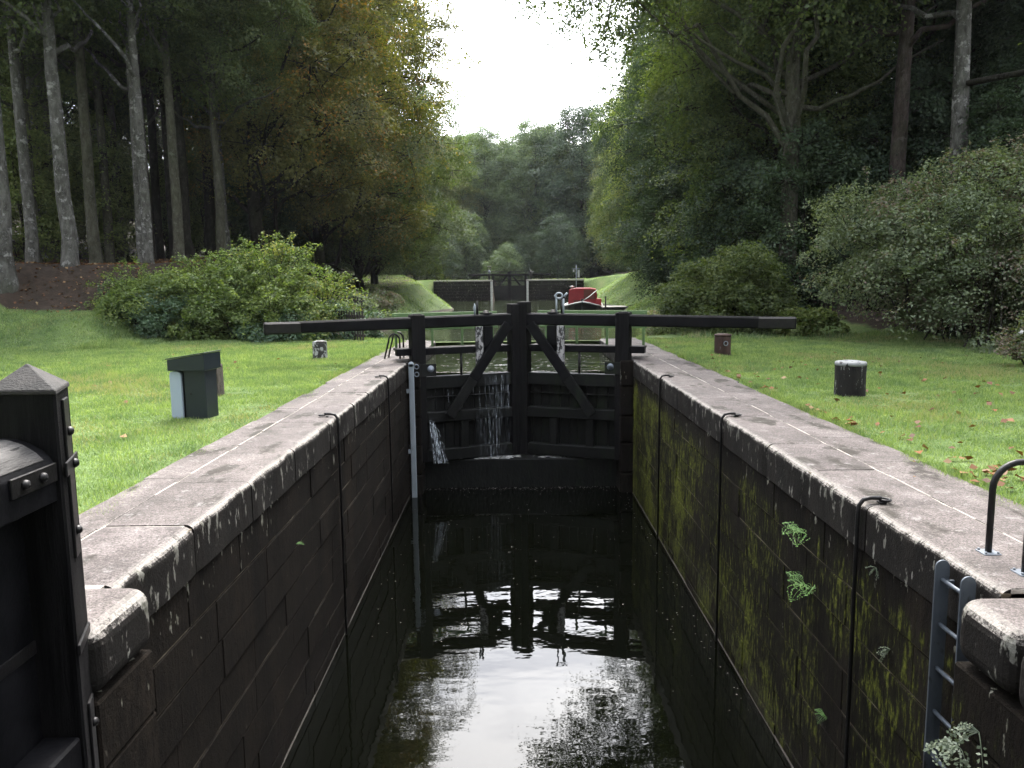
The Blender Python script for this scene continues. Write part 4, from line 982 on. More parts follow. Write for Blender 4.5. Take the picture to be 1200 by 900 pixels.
row += [('tall', -12.9, 30.6, 'slim olive trunk standing just over the crown of the bush', 'green_bark', 0.9, 1.1),
        ('tall2', -13.9, 34.0, 'dark straight trunk next to the slim olive one above the bush', 'dark_bark', 0.95, 4.9),
        ('tall', -19.6, 33.2, 'thin grey trunk glimpsed between the second and third trunks of the row', 'pale_bark', 0.9, 3.6),
        ('tall', -16.6, 32.6, 'slender pale trunk set between the greenish trunk and the leaning dark one', 'green_bark', 0.85, 0.5)]
for i_, (x_, y_) in enumerate([(-18.4, 30.5), (-13.0, 28.2), (-21.0, 34.5), (-16.2, 35.5), (-13.2, 36.5), (-18.9, 37.5), (-12.1, 33.2), (-14.1, 30.2)]):
    row.append(('tall' if i_ % 2 else 'tall2', x_, y_, 'thin trunk among the crowd of trunks above the brown bank', ('green_bark', 'pale_bark', 'dark_bark')[i_ % 3], 0.78 + 0.05 * (i_ % 3), 0.8 * i_))
for k, x, y, lab, bk, s, ro in row: tree(k, x, y, lab, 'leaf_wood', bk, s, ro, gA)
for i in range(16):                                  # depth of the wood behind
    x, y = [(-21, 29), (-23, 33), (-20, 35), (-26, 38), (-22, 42), (-18.5, 45), (-25, 48), (-20, 52), (-30, 44), (-28, 55), (-17.5, 58), (-22, 63), (-17, 70), (-24, 74), (-34, 36), (-29, 30)][i]
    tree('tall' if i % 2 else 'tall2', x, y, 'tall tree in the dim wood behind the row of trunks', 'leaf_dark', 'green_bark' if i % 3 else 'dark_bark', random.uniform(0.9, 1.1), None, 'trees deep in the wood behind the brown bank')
# trees leaning over the basin, bush side
gB = 'trees along the basin on the fenced bank'
for k, x, y, lab, lm, s, ro in [
        ('lean', -12.2, 38.5, 'big tree with yellowing leaves closest to the big bush', 'leaf_turning', 1.0, 0.15),
        ('lean', -11.0, 46, 'orange tinged tree leaning over the basin behind the yellowing one', 'leaf_turning', 1.05, -0.4),
        ('lean2', -10.2, 53, 'green tree with boughs sweeping down to the fenced bank', 'leaf_wood', 1.0, 0.5),
        ('lean2', -10.6, 61, 'dark green tree standing just before the sunlit grass bank', 'leaf_wood', 0.98, -0.6),
        ('edge', -14.5, 76, 'rounded tree behind the sunlit grass bank of the far lock', 'leaf_wood', 0.95, 5.0),
        ('edge2', -16.5, 90, 'tree beside the far lock wall on the sunlit bank side', 'leaf_far', 1.0, 3.3)]:
    tree(k, x, y, lab, lm, 'dark_bark', s, ro, gB)
# trees on the boat side
gC = 'trees along the basin on the boat side'
for k, x, y, lab, lm, s, ro in [
        ('edge2', 12.3, 36, 'mid green tree with boughs hanging low behind the round bush', 'leaf_wood', 1.0, 3.0),
        ('edge', 12.6, 44, 'dense dark tree two behind the round bush on the boat side', 'leaf_dark', 1.0, 0.7),
        ('edge2', 12.0, 51, 'dark green tree on the slope behind the middle bush', 'leaf_dark', 1.05, 2.9),
        ('edge', 13.2, 61, 'tree with pale green low boughs over the grass by the boat', 'leaf_light', 0.95, 4.1),
        ('edge2', 13.4, 71, 'green tree above the grass slope behind the red boat', 'leaf_wood', 0.95, 1.0),
        ('edge', 14.5, 84, 'feathery light green tree next to the far lock sign', 'leaf_far_yellow', 0.9, 2.2)]:
    tree(k, x, y, lab, lm, 'dark_bark', s, ro, gC)
gD = 'tall trees on the slope above the grey leaved bush'
for k, x, y, lab, bk, s, ro in [
        ('oak', 9.9, 28.2, 'tree with a fan of crooked boughs whose crown reaches over the basin', 'green_bark', 1.06, 0.0),
        ('tall2', 13.1, 27, 'broad brown trunk between the fan boughed tree and the silver trunk', 'brown_bark', 1.1, 1.2),
        ('tall2', 14.2, 25.2, 'silvery thick trunk rising straight above the grey leaved bush', 'pale_bark', 1.1, 4.0),
        ('tall', 14.2, 34.5, 'dark trunk seen high up behind the broad brown trunk', 'dark_bark', 1.15, 0.3),
        ('tall2', 19.5, 29, 'tall tree at the outer end of the slope behind the silver trunk', 'dark_bark', 1.0, 5.3)]:
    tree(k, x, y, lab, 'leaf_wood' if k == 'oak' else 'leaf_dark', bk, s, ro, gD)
for i, (x, y) in enumerate([(18, 36), (23, 33), (20, 43), (27, 40), (18, 52), (24, 56), (30, 50), (18, 66), (24, 72), (19, 80), (27, 85), (33, 64), (28, 31)]):
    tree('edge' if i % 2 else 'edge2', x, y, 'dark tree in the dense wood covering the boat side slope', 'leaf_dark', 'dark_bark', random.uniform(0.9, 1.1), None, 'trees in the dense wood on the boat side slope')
# the wood that closes the view
far = [(-30, 118), (-20, 112), (-12, 122), (-4, 128), (4, 124), (11, 120), (19, 112), (28, 118), (37, 125), (-38, 126),
       (-26, 140), (-15, 145), (-7, 150), (2, 148), (10, 152), (18, 143), (27, 150), (36, 160), (-36, 155),
       (-16, 132), (-8, 136), (0, 137), (7, 135), (15, 132), (23, 134), (-23, 128), (32, 138), (-20, 172), (-10, 180), (0, 176), (9, 182), (18, 175), (28, 186), (-30, 190), (38, 195), (-4, 205), (14, 210)]
for i, (x, y) in enumerate(far):
    tree('far', x, y, 'tree in the distant wood that closes the view behind the far lock', ('leaf_far', 'leaf_far', 'leaf_far_yellow', 'leaf_far')[i % 4] if i != 5 else 'leaf_dark', 'dark_bark', random.uniform(0.95, 1.15), None, 'trees of the distant wood')
for i, (x, y) in enumerate([(-30, 36), (-34, 44), (-27, 46), (-31, 54), (-26, 60), (-36, 60), (-28, 70), (-22, 82), (-30, 86), (-38, 40), (-40, 50), (-25, 95), (-19, 104), (-34, 100)]):
    tree('edge' if i % 2 else 'edge2', x, y, 'leafy tree on the rising ground far behind the row of trunks', 'leaf_wood' if i % 3 else 'leaf_light', 'dark_bark', random.uniform(0.9, 1.1), None, 'leafy trees on the rising ground behind the trunks')
for i in range(26):
    x = -34 + 2.7 * i + random.uniform(-1, 1); y = 107 + 6 * (i % 3) + random.uniform(-2, 2)
    tree('sapling', x, y, 'leafy young tree at the edge of the distant wood', ('leaf_far', 'leaf_dark')[i % 2], 'dark_bark', random.uniform(0.8, 1.25), None, 'young trees at the edge of the distant wood', 'young_tree')
for i, (k, x, y) in enumerate([('edge', -9, -12), ('edge2', 9.5, -14), ('oak', -13, -24), ('edge', 14, -25), ('edge2', -5, -34), ('edge', 4.5, -36), ('edge', -18, -8), ('edge2', 19, -10), ('edge', 0, -48), ('edge2', -24, 4), ('edge', 24, 3)]):  # out of view beside and behind the camera, added to shade gate and walls
    tree(k, x, y, 'unseen broadleaf tree around the lower lock end, added to shade gate and walls', 'leaf_wood', 'dark_bark', 1.0, None, 'unseen trees added for shade at the lower lock end')
# undergrowth
ug = [(-19, 31, 'leaf_light'), (-17.5, 33.5, 'leaf_light'), (-21, 37, 'leaf_light'), (-19.5, 40, 'leaf_wood'), (-16.5, 43, 'leaf_wood'), (-24, 35, 'leaf_wood'), (-13.5, 42, 'leaf_dark'), (-14, 48, 'leaf_dark'), (-13, 57, 'leaf_dark'), (-23, 28, 'leaf_wood'), (-26, 32, 'leaf_wood'), (-15.5, 52, 'leaf_dark')]  # lighter leaf colour stands in for sunlit shrubs between the trunks
for i, (x, y, lm) in enumerate(ug):
    tree('sapling', x, y, 'small leafy tree growing among the trunks of the dim wood', lm, 'dark_bark', random.uniform(0.55, 0.85), None, 'saplings in the dim wood', 'young_tree')
ug = [(10.5, 28), (12, 31), (9.2, 32), (14.5, 29), (16.5, 27), (16, 31), (10, 38), (13.5, 37), (18.5, 26), (17.5, 22.5), (20, 24), (9.5, 44), (21, 21), (11.3, 56), (11.8, 66), (12, 48), (15.5, 24), (23, 27)]
for i, (x, y) in enumerate(ug):
    tree('sapling', x, y, 'small leafy tree filling the slope under the tall trunks', 'leaf_dark', 'dark_bark', random.uniform(0.65, 0.95), None, 'saplings on the boat side slope', 'young_tree')

# ------------------------------------------------------------------ bushes
def bush(name, label, lobes, mat, nclump, per, leaf, seed, stem_n=60, cat='bush', rc=0.5, shoots=60, group=None, twig='dark_bark', shoot_l=0.9):
    """lobes: (cx, cy, base z, rx, ry, height); leafy domes over the whole mass and long arching shoots above it"""
    g = np.random.default_rng(seed)
    bx, by = lobes[0][0], lobes[0][1]; t = thing(name, label, cat, (bx, by, float(ground_z(bx, by))), 0, group)
    LC, LN, segs = [], [], []
    vol = np.array([l[3] * l[4] * l[5] for l in lobes]) ** 0.7; vol /= vol.sum()
    for l, fr in zip(lobes, vol):
        n = max(4, int(nclump * fr)); cx, cy, bz, rx, ry, hh = l
        d = g.normal(size=(n, 3)); d[:, 2] = d[:, 2] * 0.9 + 0.15; d /= np.linalg.norm(d, axis=1, keepdims=True)
        rr = (0.45 + 0.55 * g.random(n) ** 0.6) * (1 + 0.22 * np.sin(d[:, 0] * 4.1 + seed) * np.cos(d[:, 1] * 3.7 + 2 * seed) + 0.16 * np.sin(7 * d[:, 2] + 5 * d[:, 0]) + g.normal(0, .07, n))
        c = np.stack([cx + d[:, 0] * rx * rr, cy + d[:, 1] * ry * rr, bz + hh * 0.45 + d[:, 2] * hh * 0.55 * rr], -1)
        gz = ground_z(c[:, 0], c[:, 1]); c[:, 2] = np.maximum(c[:, 2], gz + 0.12 + 0.15 * g.random(n))
        R_ = rc * g.uniform(0.4, 1.3, n)
        N = n * per; ix = np.repeat(np.arange(n), per)
        e = g.normal(size=(N, 3)); e[:, 2] = e[:, 2] * 0.85 + 0.3; e += d[ix] * 0.5; e /= np.linalg.norm(e, axis=1, keepdims=True)
        p = c[ix] + e * R_[ix, None] * np.array([1.1, 1.1, 0.72]) * (0.75 + 0.3 * g.random((N, 1)) ** 2 + 0.25 * (g.random((N, 1)) > .93))
        p[:, 2] -= 0.25 * R_[ix] * np.maximum(0, e[:, 0] * d[ix, 0] + e[:, 1] * d[ix, 1])
        ok = p[:, 2] > ground_z(p[:, 0], p[:, 1]) + 0.02
        LC.append(p[ok]); LN.append((e * 0.6 + np.array([0, 0, .7]) + g.normal(0, .5, (N, 3)))[ok])
        for i in range(min(n, int(stem_n * fr) + 2)):
            b0 = np.array([cx + g.normal(0, rx * .2), cy + g.normal(0, ry * .2), bz - 0.1]); q1 = c[i]
            md = (b0 + q1) / 2 + np.array([0, 0, hh * 0.10]); segs.append((np.stack([b0, (b0 + md) / 2 + [0, 0, hh * .05], md, q1]), np.array([0.026, 0.02, 0.014, 0.005])))
        for i in range(int(shoots * fr)):              # free shoots, leaves in pairs along an arching wand
            dd = g.normal(size=3); dd[2] = abs(dd[2]) + 0.5; dd /= np.linalg.norm(dd)
            p0 = np.array([cx + dd[0] * rx * .8, cy + dd[1] * ry * .8, bz + hh * .45 + dd[2] * hh * .48]); L = shoot_l * g.uniform(0.5, 1.3)
            dr = dd * np.array([1, 1, .6]) + g.normal(0, .35, 3) + [0, 0, .55]; dr /= np.linalg.norm(dr)
            ss = np.linspace(0, 1, 9); P = p0[None] + dr[None] * (L * ss)[:, None]; P[:, 2] -= 0.45 * L * ss ** 2.2; segs.append((P, 0.008 * (1.1 - ss)))
            u = g.random(int(26 * L / .9) + 8); pp = np.stack([np.interp(u, ss, P[:, k]) for k in range(3)], -1) + g.normal(0, .05, (len(u), 3))
            LC.append(pp); LN.append(g.normal(0, .6, (len(u), 3)) + [0, 0, 1])
    V, Fq = tubes_np(segs, 4)
    link_mesh('stems', mesh_quads('stems', V, Fq), twig, t)
    LC = np.concatenate(LC); LN = np.concatenate(LN)
    link_mesh('foliage', np_mesh('foliage', leaf_cards(LC, LN, leaf, g), 4), mat, t)
    return t
bush('arching_bush', 'big light green bush of arching shoots behind the mown lawn', [(-7.4, 24.5, -0.1, 1.5, 1.4, 2.75), (-9.2, 24.4, 0.0, 1.6, 1.2, 2.1), (-11.4, 24.3, 0.3, 1.3, 1.0, 1.5), (-5.9, 24.3, -0.1, 1.1, 1.1, 1.6), (-8.4, 23.5, 0, 1.4, 0.8, 1.5), (-6.7, 23.4, 0, 1.0, 0.7, 1.2)], 'leaf_shrub', 330, 230, 0.082, 21, 40, 'bush', 0.46, 420, None, 'dark_bark', 1.25)
bush('low_bramble', 'low blue green bramble spilling over the mown mound edge', [(-11.6, 24.6, 0.7, 1.4, 1.0, 1.0), (-10.6, 23.7, 0.0, 0.9, 0.8, 1.4)], 'leaf_bramble', 90, 190, 0.08, 22, 14, 'bush', 0.36, 30, None, 'dark_bark', 0.5)
bush('trailing_bush', 'low dark green bush trailing down to the board fence', [(-5.7, 24.0, -0.15, 1.1, 0.9, 1.2), (-5.3, 25.6, -0.3, 1.1, 1.2, 1.0), (-6.9, 23.2, -0.1, 1.3, 0.7, 1.0)], 'leaf_bramble', 120, 190, 0.08, 23, 18, 'bush', 0.36, 40, None, 'dark_bark', 0.5)
bush('bank_bush', 'brown tinged scrub on the fenced bank beyond the board fence', [(-6.8, 33, 0.2, 1.3, 2.6, 0.9), (-6.6, 39, 0.3, 1.1, 2.2, 0.9)], 'leaf_grey', 80, 130, 0.10, 24, 10, 'bush', 0.4, 30, None, 'dark_bark', 0.5)
bush('grey_leaved_bush', 'huge grey green bush with pinkish twigs leaning over the lawn', [(11.7, 19.8, 0.0, 2.5, 2.3, 4.5), (9.4, 20.4, 0.9, 1.6, 1.5, 2.9), (13.4, 18.8, 0.0, 2.6, 2.4, 3.7), (10.9, 17.8, 0.1, 1.7, 1.3, 2.6), (9.6, 18.9, 0.9, 1.2, 1.1, 2.2), (12.6, 16.9, 0.0, 1.7, 1.3, 2.4)], 'leaf_grey', 520, 230, 0.078, 25, 60, 'bush', 0.60, 430, None, 'dark_bark', 1.35)
bush('round_bush', 'round mid green bush behind the rusty bollard', [(6.7, 24.0, -0.1, 1.5, 1.3, 2.55), (5.7, 24.4, -0.2, 1.0, 1.0, 2.0), (7.6, 23.8, 0.0, 0.9, 0.9, 1.9)], 'leaf_wood', 240, 210, 0.085, 26, 30, 'bush', 0.45, 60, None, 'dark_bark', 0.6)
bush('round_bush', 'dark bush on the boat side grass beyond the round one', [(8.2, 31, 0.1, 1.5, 1.4, 2.4), (9.2, 28, 0.1, 1.4, 1.2, 2.2)], 'leaf_dark', 150, 190, 0.1, 27, 20, 'bush', 0.5, 20)
bush('bank_bush', 'low scrub on the grass edge between the middle bush and the boat', [(5.5, 27.5, -0.35, 0.6, 1.6, 0.6), (6.2, 33, -0.35, 0.5, 2.0, 0.45)], 'leaf_grey', 60, 110, 0.08, 28, 8, 'bush', 0.3, 20, None, 'dark_bark', 0.4)
bush('nettle_patch', 'patch of pale broad leaved weeds on the lawn between two bushes', [(8.6, 22.4, 0.0, 0.8, 0.7, 0.6)], 'leaf_light', 26, 60, 0.11, 29, 8, 'weeds', 0.25, 90, None, 'fern_green', 0.5)
t = bush('flowering_shrub', 'small shrub with a few white flowers at the foot of the grey bush', [(9.35, 13.9, 0.0, 0.5, 0.5, 0.85)], 'leaf_grey', 26, 110, 0.055, 30, 8, 'bush', 0.22, 14, None, 'dark_bark', 0.3)
g_ = np.random.default_rng(4)
for k in range(7):
    p = np.array([9.25 + g_.uniform(-.35, .2), 13.5 + g_.uniform(-.1, .2), g_.uniform(0.35, 0.85)])
    V = leaf_cards(np.repeat(p[None], 6, 0) + g_.normal(0, .012, (6, 3)), g_.normal(0, 1, (6, 3)) + [0, -1, 1], 0.055, g_, 0.9)
    link_mesh('flower', np_mesh('flower', V, 4), 'white_paint', t)
# ferns and weeds rooted in the mossy wall
def wall_plant(label, y, z, size, mat, n, seed, spread=1.0, x=XR, fern=True):
    g = np.random.default_rng(seed); t = thing('wall_plant', label, 'plant', (x, y, z)); C, Nn, segs, S = [], [], [], []
    sx = -1 if x > 0 else 1; kk = 18 if fern else 8
    for i in range(n):
        a = g.uniform(-1.35, 1.35) * spread; d = np.array([sx * math.cos(a) * 0.75, math.sin(a), g.uniform(-.05, .85) if fern else g.uniform(-.8, .5)]); d /= np.linalg.norm(d); L = size * g.uniform(.55, 1.25)
        s = np.linspace(0, 1, kk); P = np.array([x, y, z])[None] + d[None] * (s * L)[:, None]; P[:, 2] -= (0.42 if fern else 0.5) * L * s ** 2.2
        segs.append((P, 0.0035 * (1 - .8 * s)))
        sd = np.cross(d, [0, 0, 1.0]); sd /= np.linalg.norm(sd) + 1e-6
        for k in range(2 if fern else 3, kk):
            w = (0.30 * math.sin(math.pi * (0.12 + 0.88 * s[k])) + 0.03) if fern else 0.10
            for sg in (-1, 1):
                for q in ((0.5, 1.0) if fern else (1.0,)):
                    C.append(P[k] + sd * sg * L * w * q + g.normal(0, .002, 3)); Nn.append(np.array([sx * .45, -.4, .8]) + g.normal(0, .3, 3)); S.append(L * (0.062 if fern else 0.20) * (1.1 - .4 * q))
    V, Fq = tubes_np(segs, 4); link_mesh('stem', mesh_quads('stem', V, Fq), mat, t)
    link_mesh('foliage', np_mesh('foliage', leaf_cards(np.array(C), np.array(Nn), np.array(S), g, 0.7), 4), mat, t)
wall_plant('bright green fern in the upper joint of the mossy wall', 6.65, -0.60, 0.27, 'fern_green', 9, 1)
wall_plant('bright green fern lower down the mossy wall under the other fern', 6.5, -1.04, 0.26, 'fern_green', 8, 2)
wall_plant('grey green weed with lobed leaves on the stepped wall beside the ladder', 3.6, -0.62, 0.15, 'plant_grey', 10, 3, 1.0, XR - 0.25, False)
wall_plant('larger grey green weed hanging lower beside the ladder foot', 3.75, -0.80, 0.16, 'plant_grey', 12, 4, 1.0, XR - 0.25, False)
wall_plant('small star shaped pale weed on the mossy wall before the ladder', 5.0, -0.88, 0.08, 'plant_grey', 8, 5, 1.0, XR, False)
wall_plant('tiny pale weed in a wall joint left of the last iron rod', 5.25, -0.40, 0.06, 'plant_grey', 7, 6, 1.0, XR, False)
wall_plant('tiny green tuft far down the mossy wall near the water', 6.0, -1.95, 0.10, 'fern_green', 7, 7)
wall_plant('tuft of grass in a joint of the lichen streaked wall', 7.6, -0.98, 0.09, 'fern_green', 7, 8, 1.0, XL + 0.0)
# overhanging spray of bright leaves
t = thing('leafy_branch', 'bright green leafy branch hanging into view high beside the silver trunk', 'branch', (8.6, 11.5, 4.4))
g_ = np.random.default_rng(9); C, Nn, segs = [], [], []
for k in range(7):
    p0 = np.array([9.3, 12.0, 4.9]) + g_.normal(0, .25, 3); p1 = np.array([7.75 + 0.1 * k, 12 + g_.normal(0, .2), 5.35 - 0.42 * k + g_.normal(0, .1)]) + [0.12, 0, 0]
    s = np.linspace(0, 1, 8); P = p0[None] + (p1 - p0)[None] * s[:, None]; P[:, 2] -= 0.25 * s ** 2; segs.append((P, 0.012 * (1.1 - s)))
    for j in range(34):
        u = g_.uniform(.35, 1.05); C.append(p0 + (p1 - p0) * u + [0, 0, -.25 * u * u] + g_.normal(0, .07, 3)); Nn.append(g_.normal(0, .6, 3) + [0, -.3, 1])
segs.append((np.array([[9.3, 12, 4.9], [11, 13.5, 5.1], [13.9, 25.2 - 7, 6.6], [14.2, 25, 7.6]]), np.array([.02, .04, .07, .1])))
V, Fq = tubes_np(segs, 5); link_mesh('twig', mesh_quads('twig', V, Fq), 'dark_bark', t)
link_mesh('foliage', np_mesh('foliage', leaf_cards(np.array(C), np.array(Nn), 0.12, g_), 4), 'leaf_light', t)

# ------------------------------------------------------------------ board fence by the basin
def fence(label, p0, p1, n, zb, zt, rails):
    t = thing('board_fence', label, 'fence', (*p0, zb)); p0, p1 = Vector((*p0, 0)), Vector((*p1, 0)); d = (p1 - p0); L = d.length; d.normalize()
    F = Matrix((d, Vector((0, 0, 1)).cross(d), Vector((0, 0, 1)))).transposed().to_4x4(); F.translation = p0
    b = MB()
    for i in range(n):
        u = L * i / (n - 1); w = 0.035
        b.box((u - w, -0.012, zb), (u + w, 0.012, zt + random.uniform(-.04, .03)), 0.004, F)
    b.build('pickets', 'fence_wood', t)
    for z in rails:
        b = MB(); b.box((-0.05, 0.013, z), (L + 0.05, 0.06, z + 0.08), 0.004, F); b.build('rail', 'fence_wood', t)
fence('dark upright board fence between trailing bush and basin water', (-5.45, 24.0), (-4.35, 22.75), 12, -0.75, 0.86, (0.1, 0.66))
fence('short dark picket fence farther along the basin bank', (-6.75, 31.2), (-5.85, 30.6), 6, -0.1, 1.15, (0.95,))

# ------------------------------------------------------------------ boat, punt and post
t = thing('canal_boat', 'red cabined canal boat with black bow and white gunwale lines', 'boat', (5.3, 58.2, UPPER), R(-6), None, 1.12)
b = MB(); bb = bmesh.new(); rings = []
st = [(0.0, 0.03, 0.52), (0.35, 0.55, 0.40), (0.9, 1.0, 0.27), (1.6, 1.28, 0.19), (3.0, 1.38, 0.17), (8.5, 1.36, 0.18), (9.5, 1.15, 0.22)]
for y, w, h in st:
    rings.append([bb.verts.new(v) for v in ((-w, y, h), (-w * 0.92, y + 0.05, -0.05), (-w * 0.55, y + 0.35, -0.35), (w * 0.55, y + 0.35, -0.35), (w * 0.92, y + 0.05, -0.05), (w, y, h))])
for i in range(len(rings) - 1):
    for k in range(6): bb.faces.new((rings[i][k], rings[i][(k + 1) % 6], rings[i + 1][(k + 1) % 6], rings[i + 1][k]))
bb.faces.new(rings[0][::-1]); bb.faces.new(rings[-1]); b._add(bb); hull = b.build('hull', 'black_hull', t, False)
for sgn in (-1, 1):
    b = MB(); b.tube([(sgn * (w + 0.012), y - 0.01, h - 0.03) for y, w, h in st], 0.045, 6); b.build('gunwale_line', 'white_paint', hull, False)
b = MB(); b.prism([(-1.02, 0.12), (1.02, 0.12), (0.93, 1.30), (0.5, 1.37), (-0.5, 1.37), (-0.93, 1.30)], 2.3, 8.2, 0.03, None, 0, 'XZ'); cab = b.build('cabin', 'red_paint', t, False)
b = MB(); b.box((0.08, 2.27, 0.62), (0.9, 2.297, 1.27), 0.01); b.build('cabin_door', 'brown_red', cab, False)
b = MB(); b.box((-0.62, 2.26, 0.18), (0.02, 2.297, 0.55), 0.01); b.build('hatch', 'brown_red', cab, False)
for k in range(4):
    for sx in (-1, 1):
        b = MB(); b.box((sx * 0.99 - 0.02, 3.0 + 1.3 * k, 0.62), (sx * 0.99 + 0.02, 3.7 + 1.3 * k, 1.02), 0.01); b.build('window', 'dark_glass', cab, False)
b = MB(); b.lathe([(0.06, 0), (0.06, 0.12), (0.16, 0.14), (0.15, 0.19), (0.0, 0.22)], (-0.75, 2.8, 1.33), 12); b.build('roof_vent', 'white_paint', t, False)
b = MB(); b.box((0.95, 1.35, 0.15), (1.28, 2.2, 0.66), 0.02); b.build('bow_locker', 'red_paint', t, False)
b = MB(); b.tube([(0.0, 0.25, 0.52), (0.5, 0.9, 0.85), (1.0, 1.6, 1.25)], 0.028, 6); b.build('boat_pole', 'white_paint', t, False)
b = MB(); b.lathe([(0.06, 0.3), (0.06, 0.62), (0.09, 0.64), (0.09, 0.68), (0, 0.69)], (0, 0.35, 0), 10); b.build('mooring_post', 'black_iron', t, False)
t = thing('work_punt', 'long low dark punt with pale deck moored beside the red boat', 'boat', (7.75, 58.4, UPPER))
b = MB(); b.prism([(-0.86, -0.3), (0.86, -0.3), (0.95, 0.12), (-0.95, 0.12)], -0.6, 2.6, 0.03, None, 0, 'XZ'); b.build('hull', 'black_hull', t, False)
b = MB(); b.box((-0.93, -0.58, 0.122), (0.93, 2.58, 0.16), 0.01); b.build('deck', 'pale_deck', t, False)
b = MB(); b.tube([(0.85, -0.3, 0.16), (1.6, 0.1, 0.34), (2.1, 0.4, 0.45)], 0.03, 6); b.build('boat_hook', 'black_iron', t, False)
t = thing('mooring_post', 'thin dark mooring post standing beside the red boat', 'post', (6.95, 57.4, -1.0))
b = MB(); b.tube([(6.95, 57.4, -1.4), (6.95, 57.4, 0.55)], [0.06, 0.055], 8); b.lathe([(0.07, 0), (0.07, 0.04), (0, 0.06)], (6.95, 57.4, 0.55), 8); b.build('shaft', 'fence_wood', t)

# ------------------------------------------------------------------ the next lock
def far_wall(side, label):
    x0, x1 = (-8.9, -2.12) if side < 0 else (1.80, 8.4)
    t = thing('far_lock_wall', label, 'lock wall', ((x0 + x1) / 2, 90, UPPER))
    b = MB(); z = 1.86; k = 0
    while z > -1.0:
        x = x0 - random.uniform(0, .8)
        while x < x1:
            L = random.uniform(0.7, 1.2); xa, xb = max(x, x0), min(x + L, x1)
            if xb - xa > 0.1:
                b.box((xa + .008, 90 - random.uniform(0, .02), z - 0.36 + .008), (xb - .008, 90.5, z - .004), 0.012)
            x += L
        z -= 0.36
    b.build('masonry', 'masonry_far', t)
    xe = x1 if side < 0 else x0; s = -1 if side < 0 else 1
    b = MB(); z = 1.86
    while z > -1: b.box((min(xe + s * .02, xe + s * .5), 90.52, z - .36 + .008), (max(xe + s * .02, xe + s * .5), 97, z - .004), 0.01); z -= .36
    b.build('chamber_side', 'masonry_far', t)
    b = MB(); z = 1.86
    while z > -1.0: b.box((min(xe - s * .01, xe + s * .24), 89.95, z - .42), (max(xe - s * .01, xe + s * .24), 90.3, z - .01), 0.02); z -= .42
    b.build('quoin', 'white_paint', t)
    b = MB(); b.box((x0, 89.93, 1.865), (x1, 90.9, 2.03), 0.03); b.box((min(xe, xe + s * .8), 90.91, 1.865), (max(xe, xe + s * .8), 97, 2.03), 0.03); b.build('coping', 'pale_deck', t)
far_wall(-1, 'dark wing wall of the far lock beside the sunlit grass bank')
far_wall(1, 'dark wing wall of the far lock behind the red boat')
def far_leaf(side, label):
    s = side; xc = -0.16; xh = -2.1 if s < 0 else 1.78; y0, y1 = 92.6, 93.3
    t = thing('far_gate_leaf', label, 'lock gate', (xh, y0, UPPER))
    d = Vector((xc - xh, y1 - y0, 0)); L = d.length; d.normalize(); nrm = Vector((0, 0, 1)).cross(d)
    F = Matrix((d, nrm, Vector((0, 0, 1)))).transposed().to_4x4(); F.translation = Vector((xh, y0, 0))
    b = MB(); b.box((-.14, -.14, -1), (.14, .14, 2.75), .01, F); b.build('heel_post', 'tarred_timber', t)
    b = MB(); b.box((L - .2, -.14, -1), (L - .006, .14, 3.0), .01, F); b.build('mitre_post', 'tarred_timber', t)
    b = MB(); b.box((-3.0, -.13, 2.5), (L - .21, .13, 2.74), .02, F); b.build('balance_beam', 'tarred_timber', t)
    b = MB(); b.box((.15, -.05, -1), (L - .21, .05, 1.35), 0, F); b.box((.15, -.1, 1.2), (L - .21, -.052, 1.36), .01, F); b.box((.15, -.1, .2), (L - .21, -.052, .34), .01, F); b.build('planking', 'wet_timber', t)
    b = MB(); b.box((.15, -.08, 1.85), (L - .21, .05, 1.97), .01, F); b.build('middle_rail', 'tarred_timber', t)
    b = MB(); b.prism([(L - .25, 2.49), (L - .5, 2.49), (.6, 1.37), (.9, 1.37)], -.1, -.06, .005, F, 0, 'XZ'); b.build('brace', 'tarred_timber', t)
    b = MB(); b.box((L * .5, .5, 2.75), (L * .5 + .08, .56, 3.0), .005, F); b.box((-1.0, .5, 2.98), (L - .2, .56, 3.05), .005, F); b.box((-1.0, .5, 2.0), (-.93, .56, 2.98), .005, F); b.build('handrail', 'black_iron', t)
far_leaf(-1, 'small black gate leaf of the far lock on the grass bank side')
far_leaf(1, 'small black gate leaf of the far lock on the boat side')
def far_gear(x, y, label, ball):
    t = thing('paddle_stand', label, 'paddle gear', (x, y, 2.0))
    b = MB(); b.box((x - .12, y - .12, 1.9), (x + .12, y + .12, 2.75), .02); b.build('casing', 'black_iron', t)
    if ball:
        b = MB(); b.lathe([(0, -.2), (.13, -.15), (.19, 0), (.13, .15), (0, .2)], (x, y, 2.96), 12); b.build('gear_cover', 'galvanised', t)
        b = MB(); b.tube([(x + .2 * math.cos(a), y - .1, 3.4 + .22 * math.sin(a)) for a in [2 * math.pi * k / 14 for k in range(15)]], .035, 6, None, 0, True, False); b.tube([(x, y - .1, 2.75), (x, y - .1, 3.2)], .03, 6); b.build('hand_wheel', 'black_iron', t)
    else:
        b = MB(); b.tube([(x - .35, y, 2.8), (x + .35, y, 2.9)], .05, 6); b.lathe([(.16, 2.75), (.16, 2.95), (0, 3.05)], (x, y, 0), 10); b.build('gear_cover', 'black_iron', t)
far_gear(-2.5, 91.4, 'paddle stand with hand wheel on the far lock, grass bank side', True)
far_gear(2.35, 91.4, 'dark paddle stand on the far lock, boat side', False)
t = thing('sign_post', 'thin pole with crossbar and hanging white boards above the far lock', 'sign', (7.35, 88.0, 0.6))
b = MB(); b.tube([(7.35, 88, -0.9), (7.35, 88, 3.6)], .045, 8); b.build('pole', 'galvanised', t)
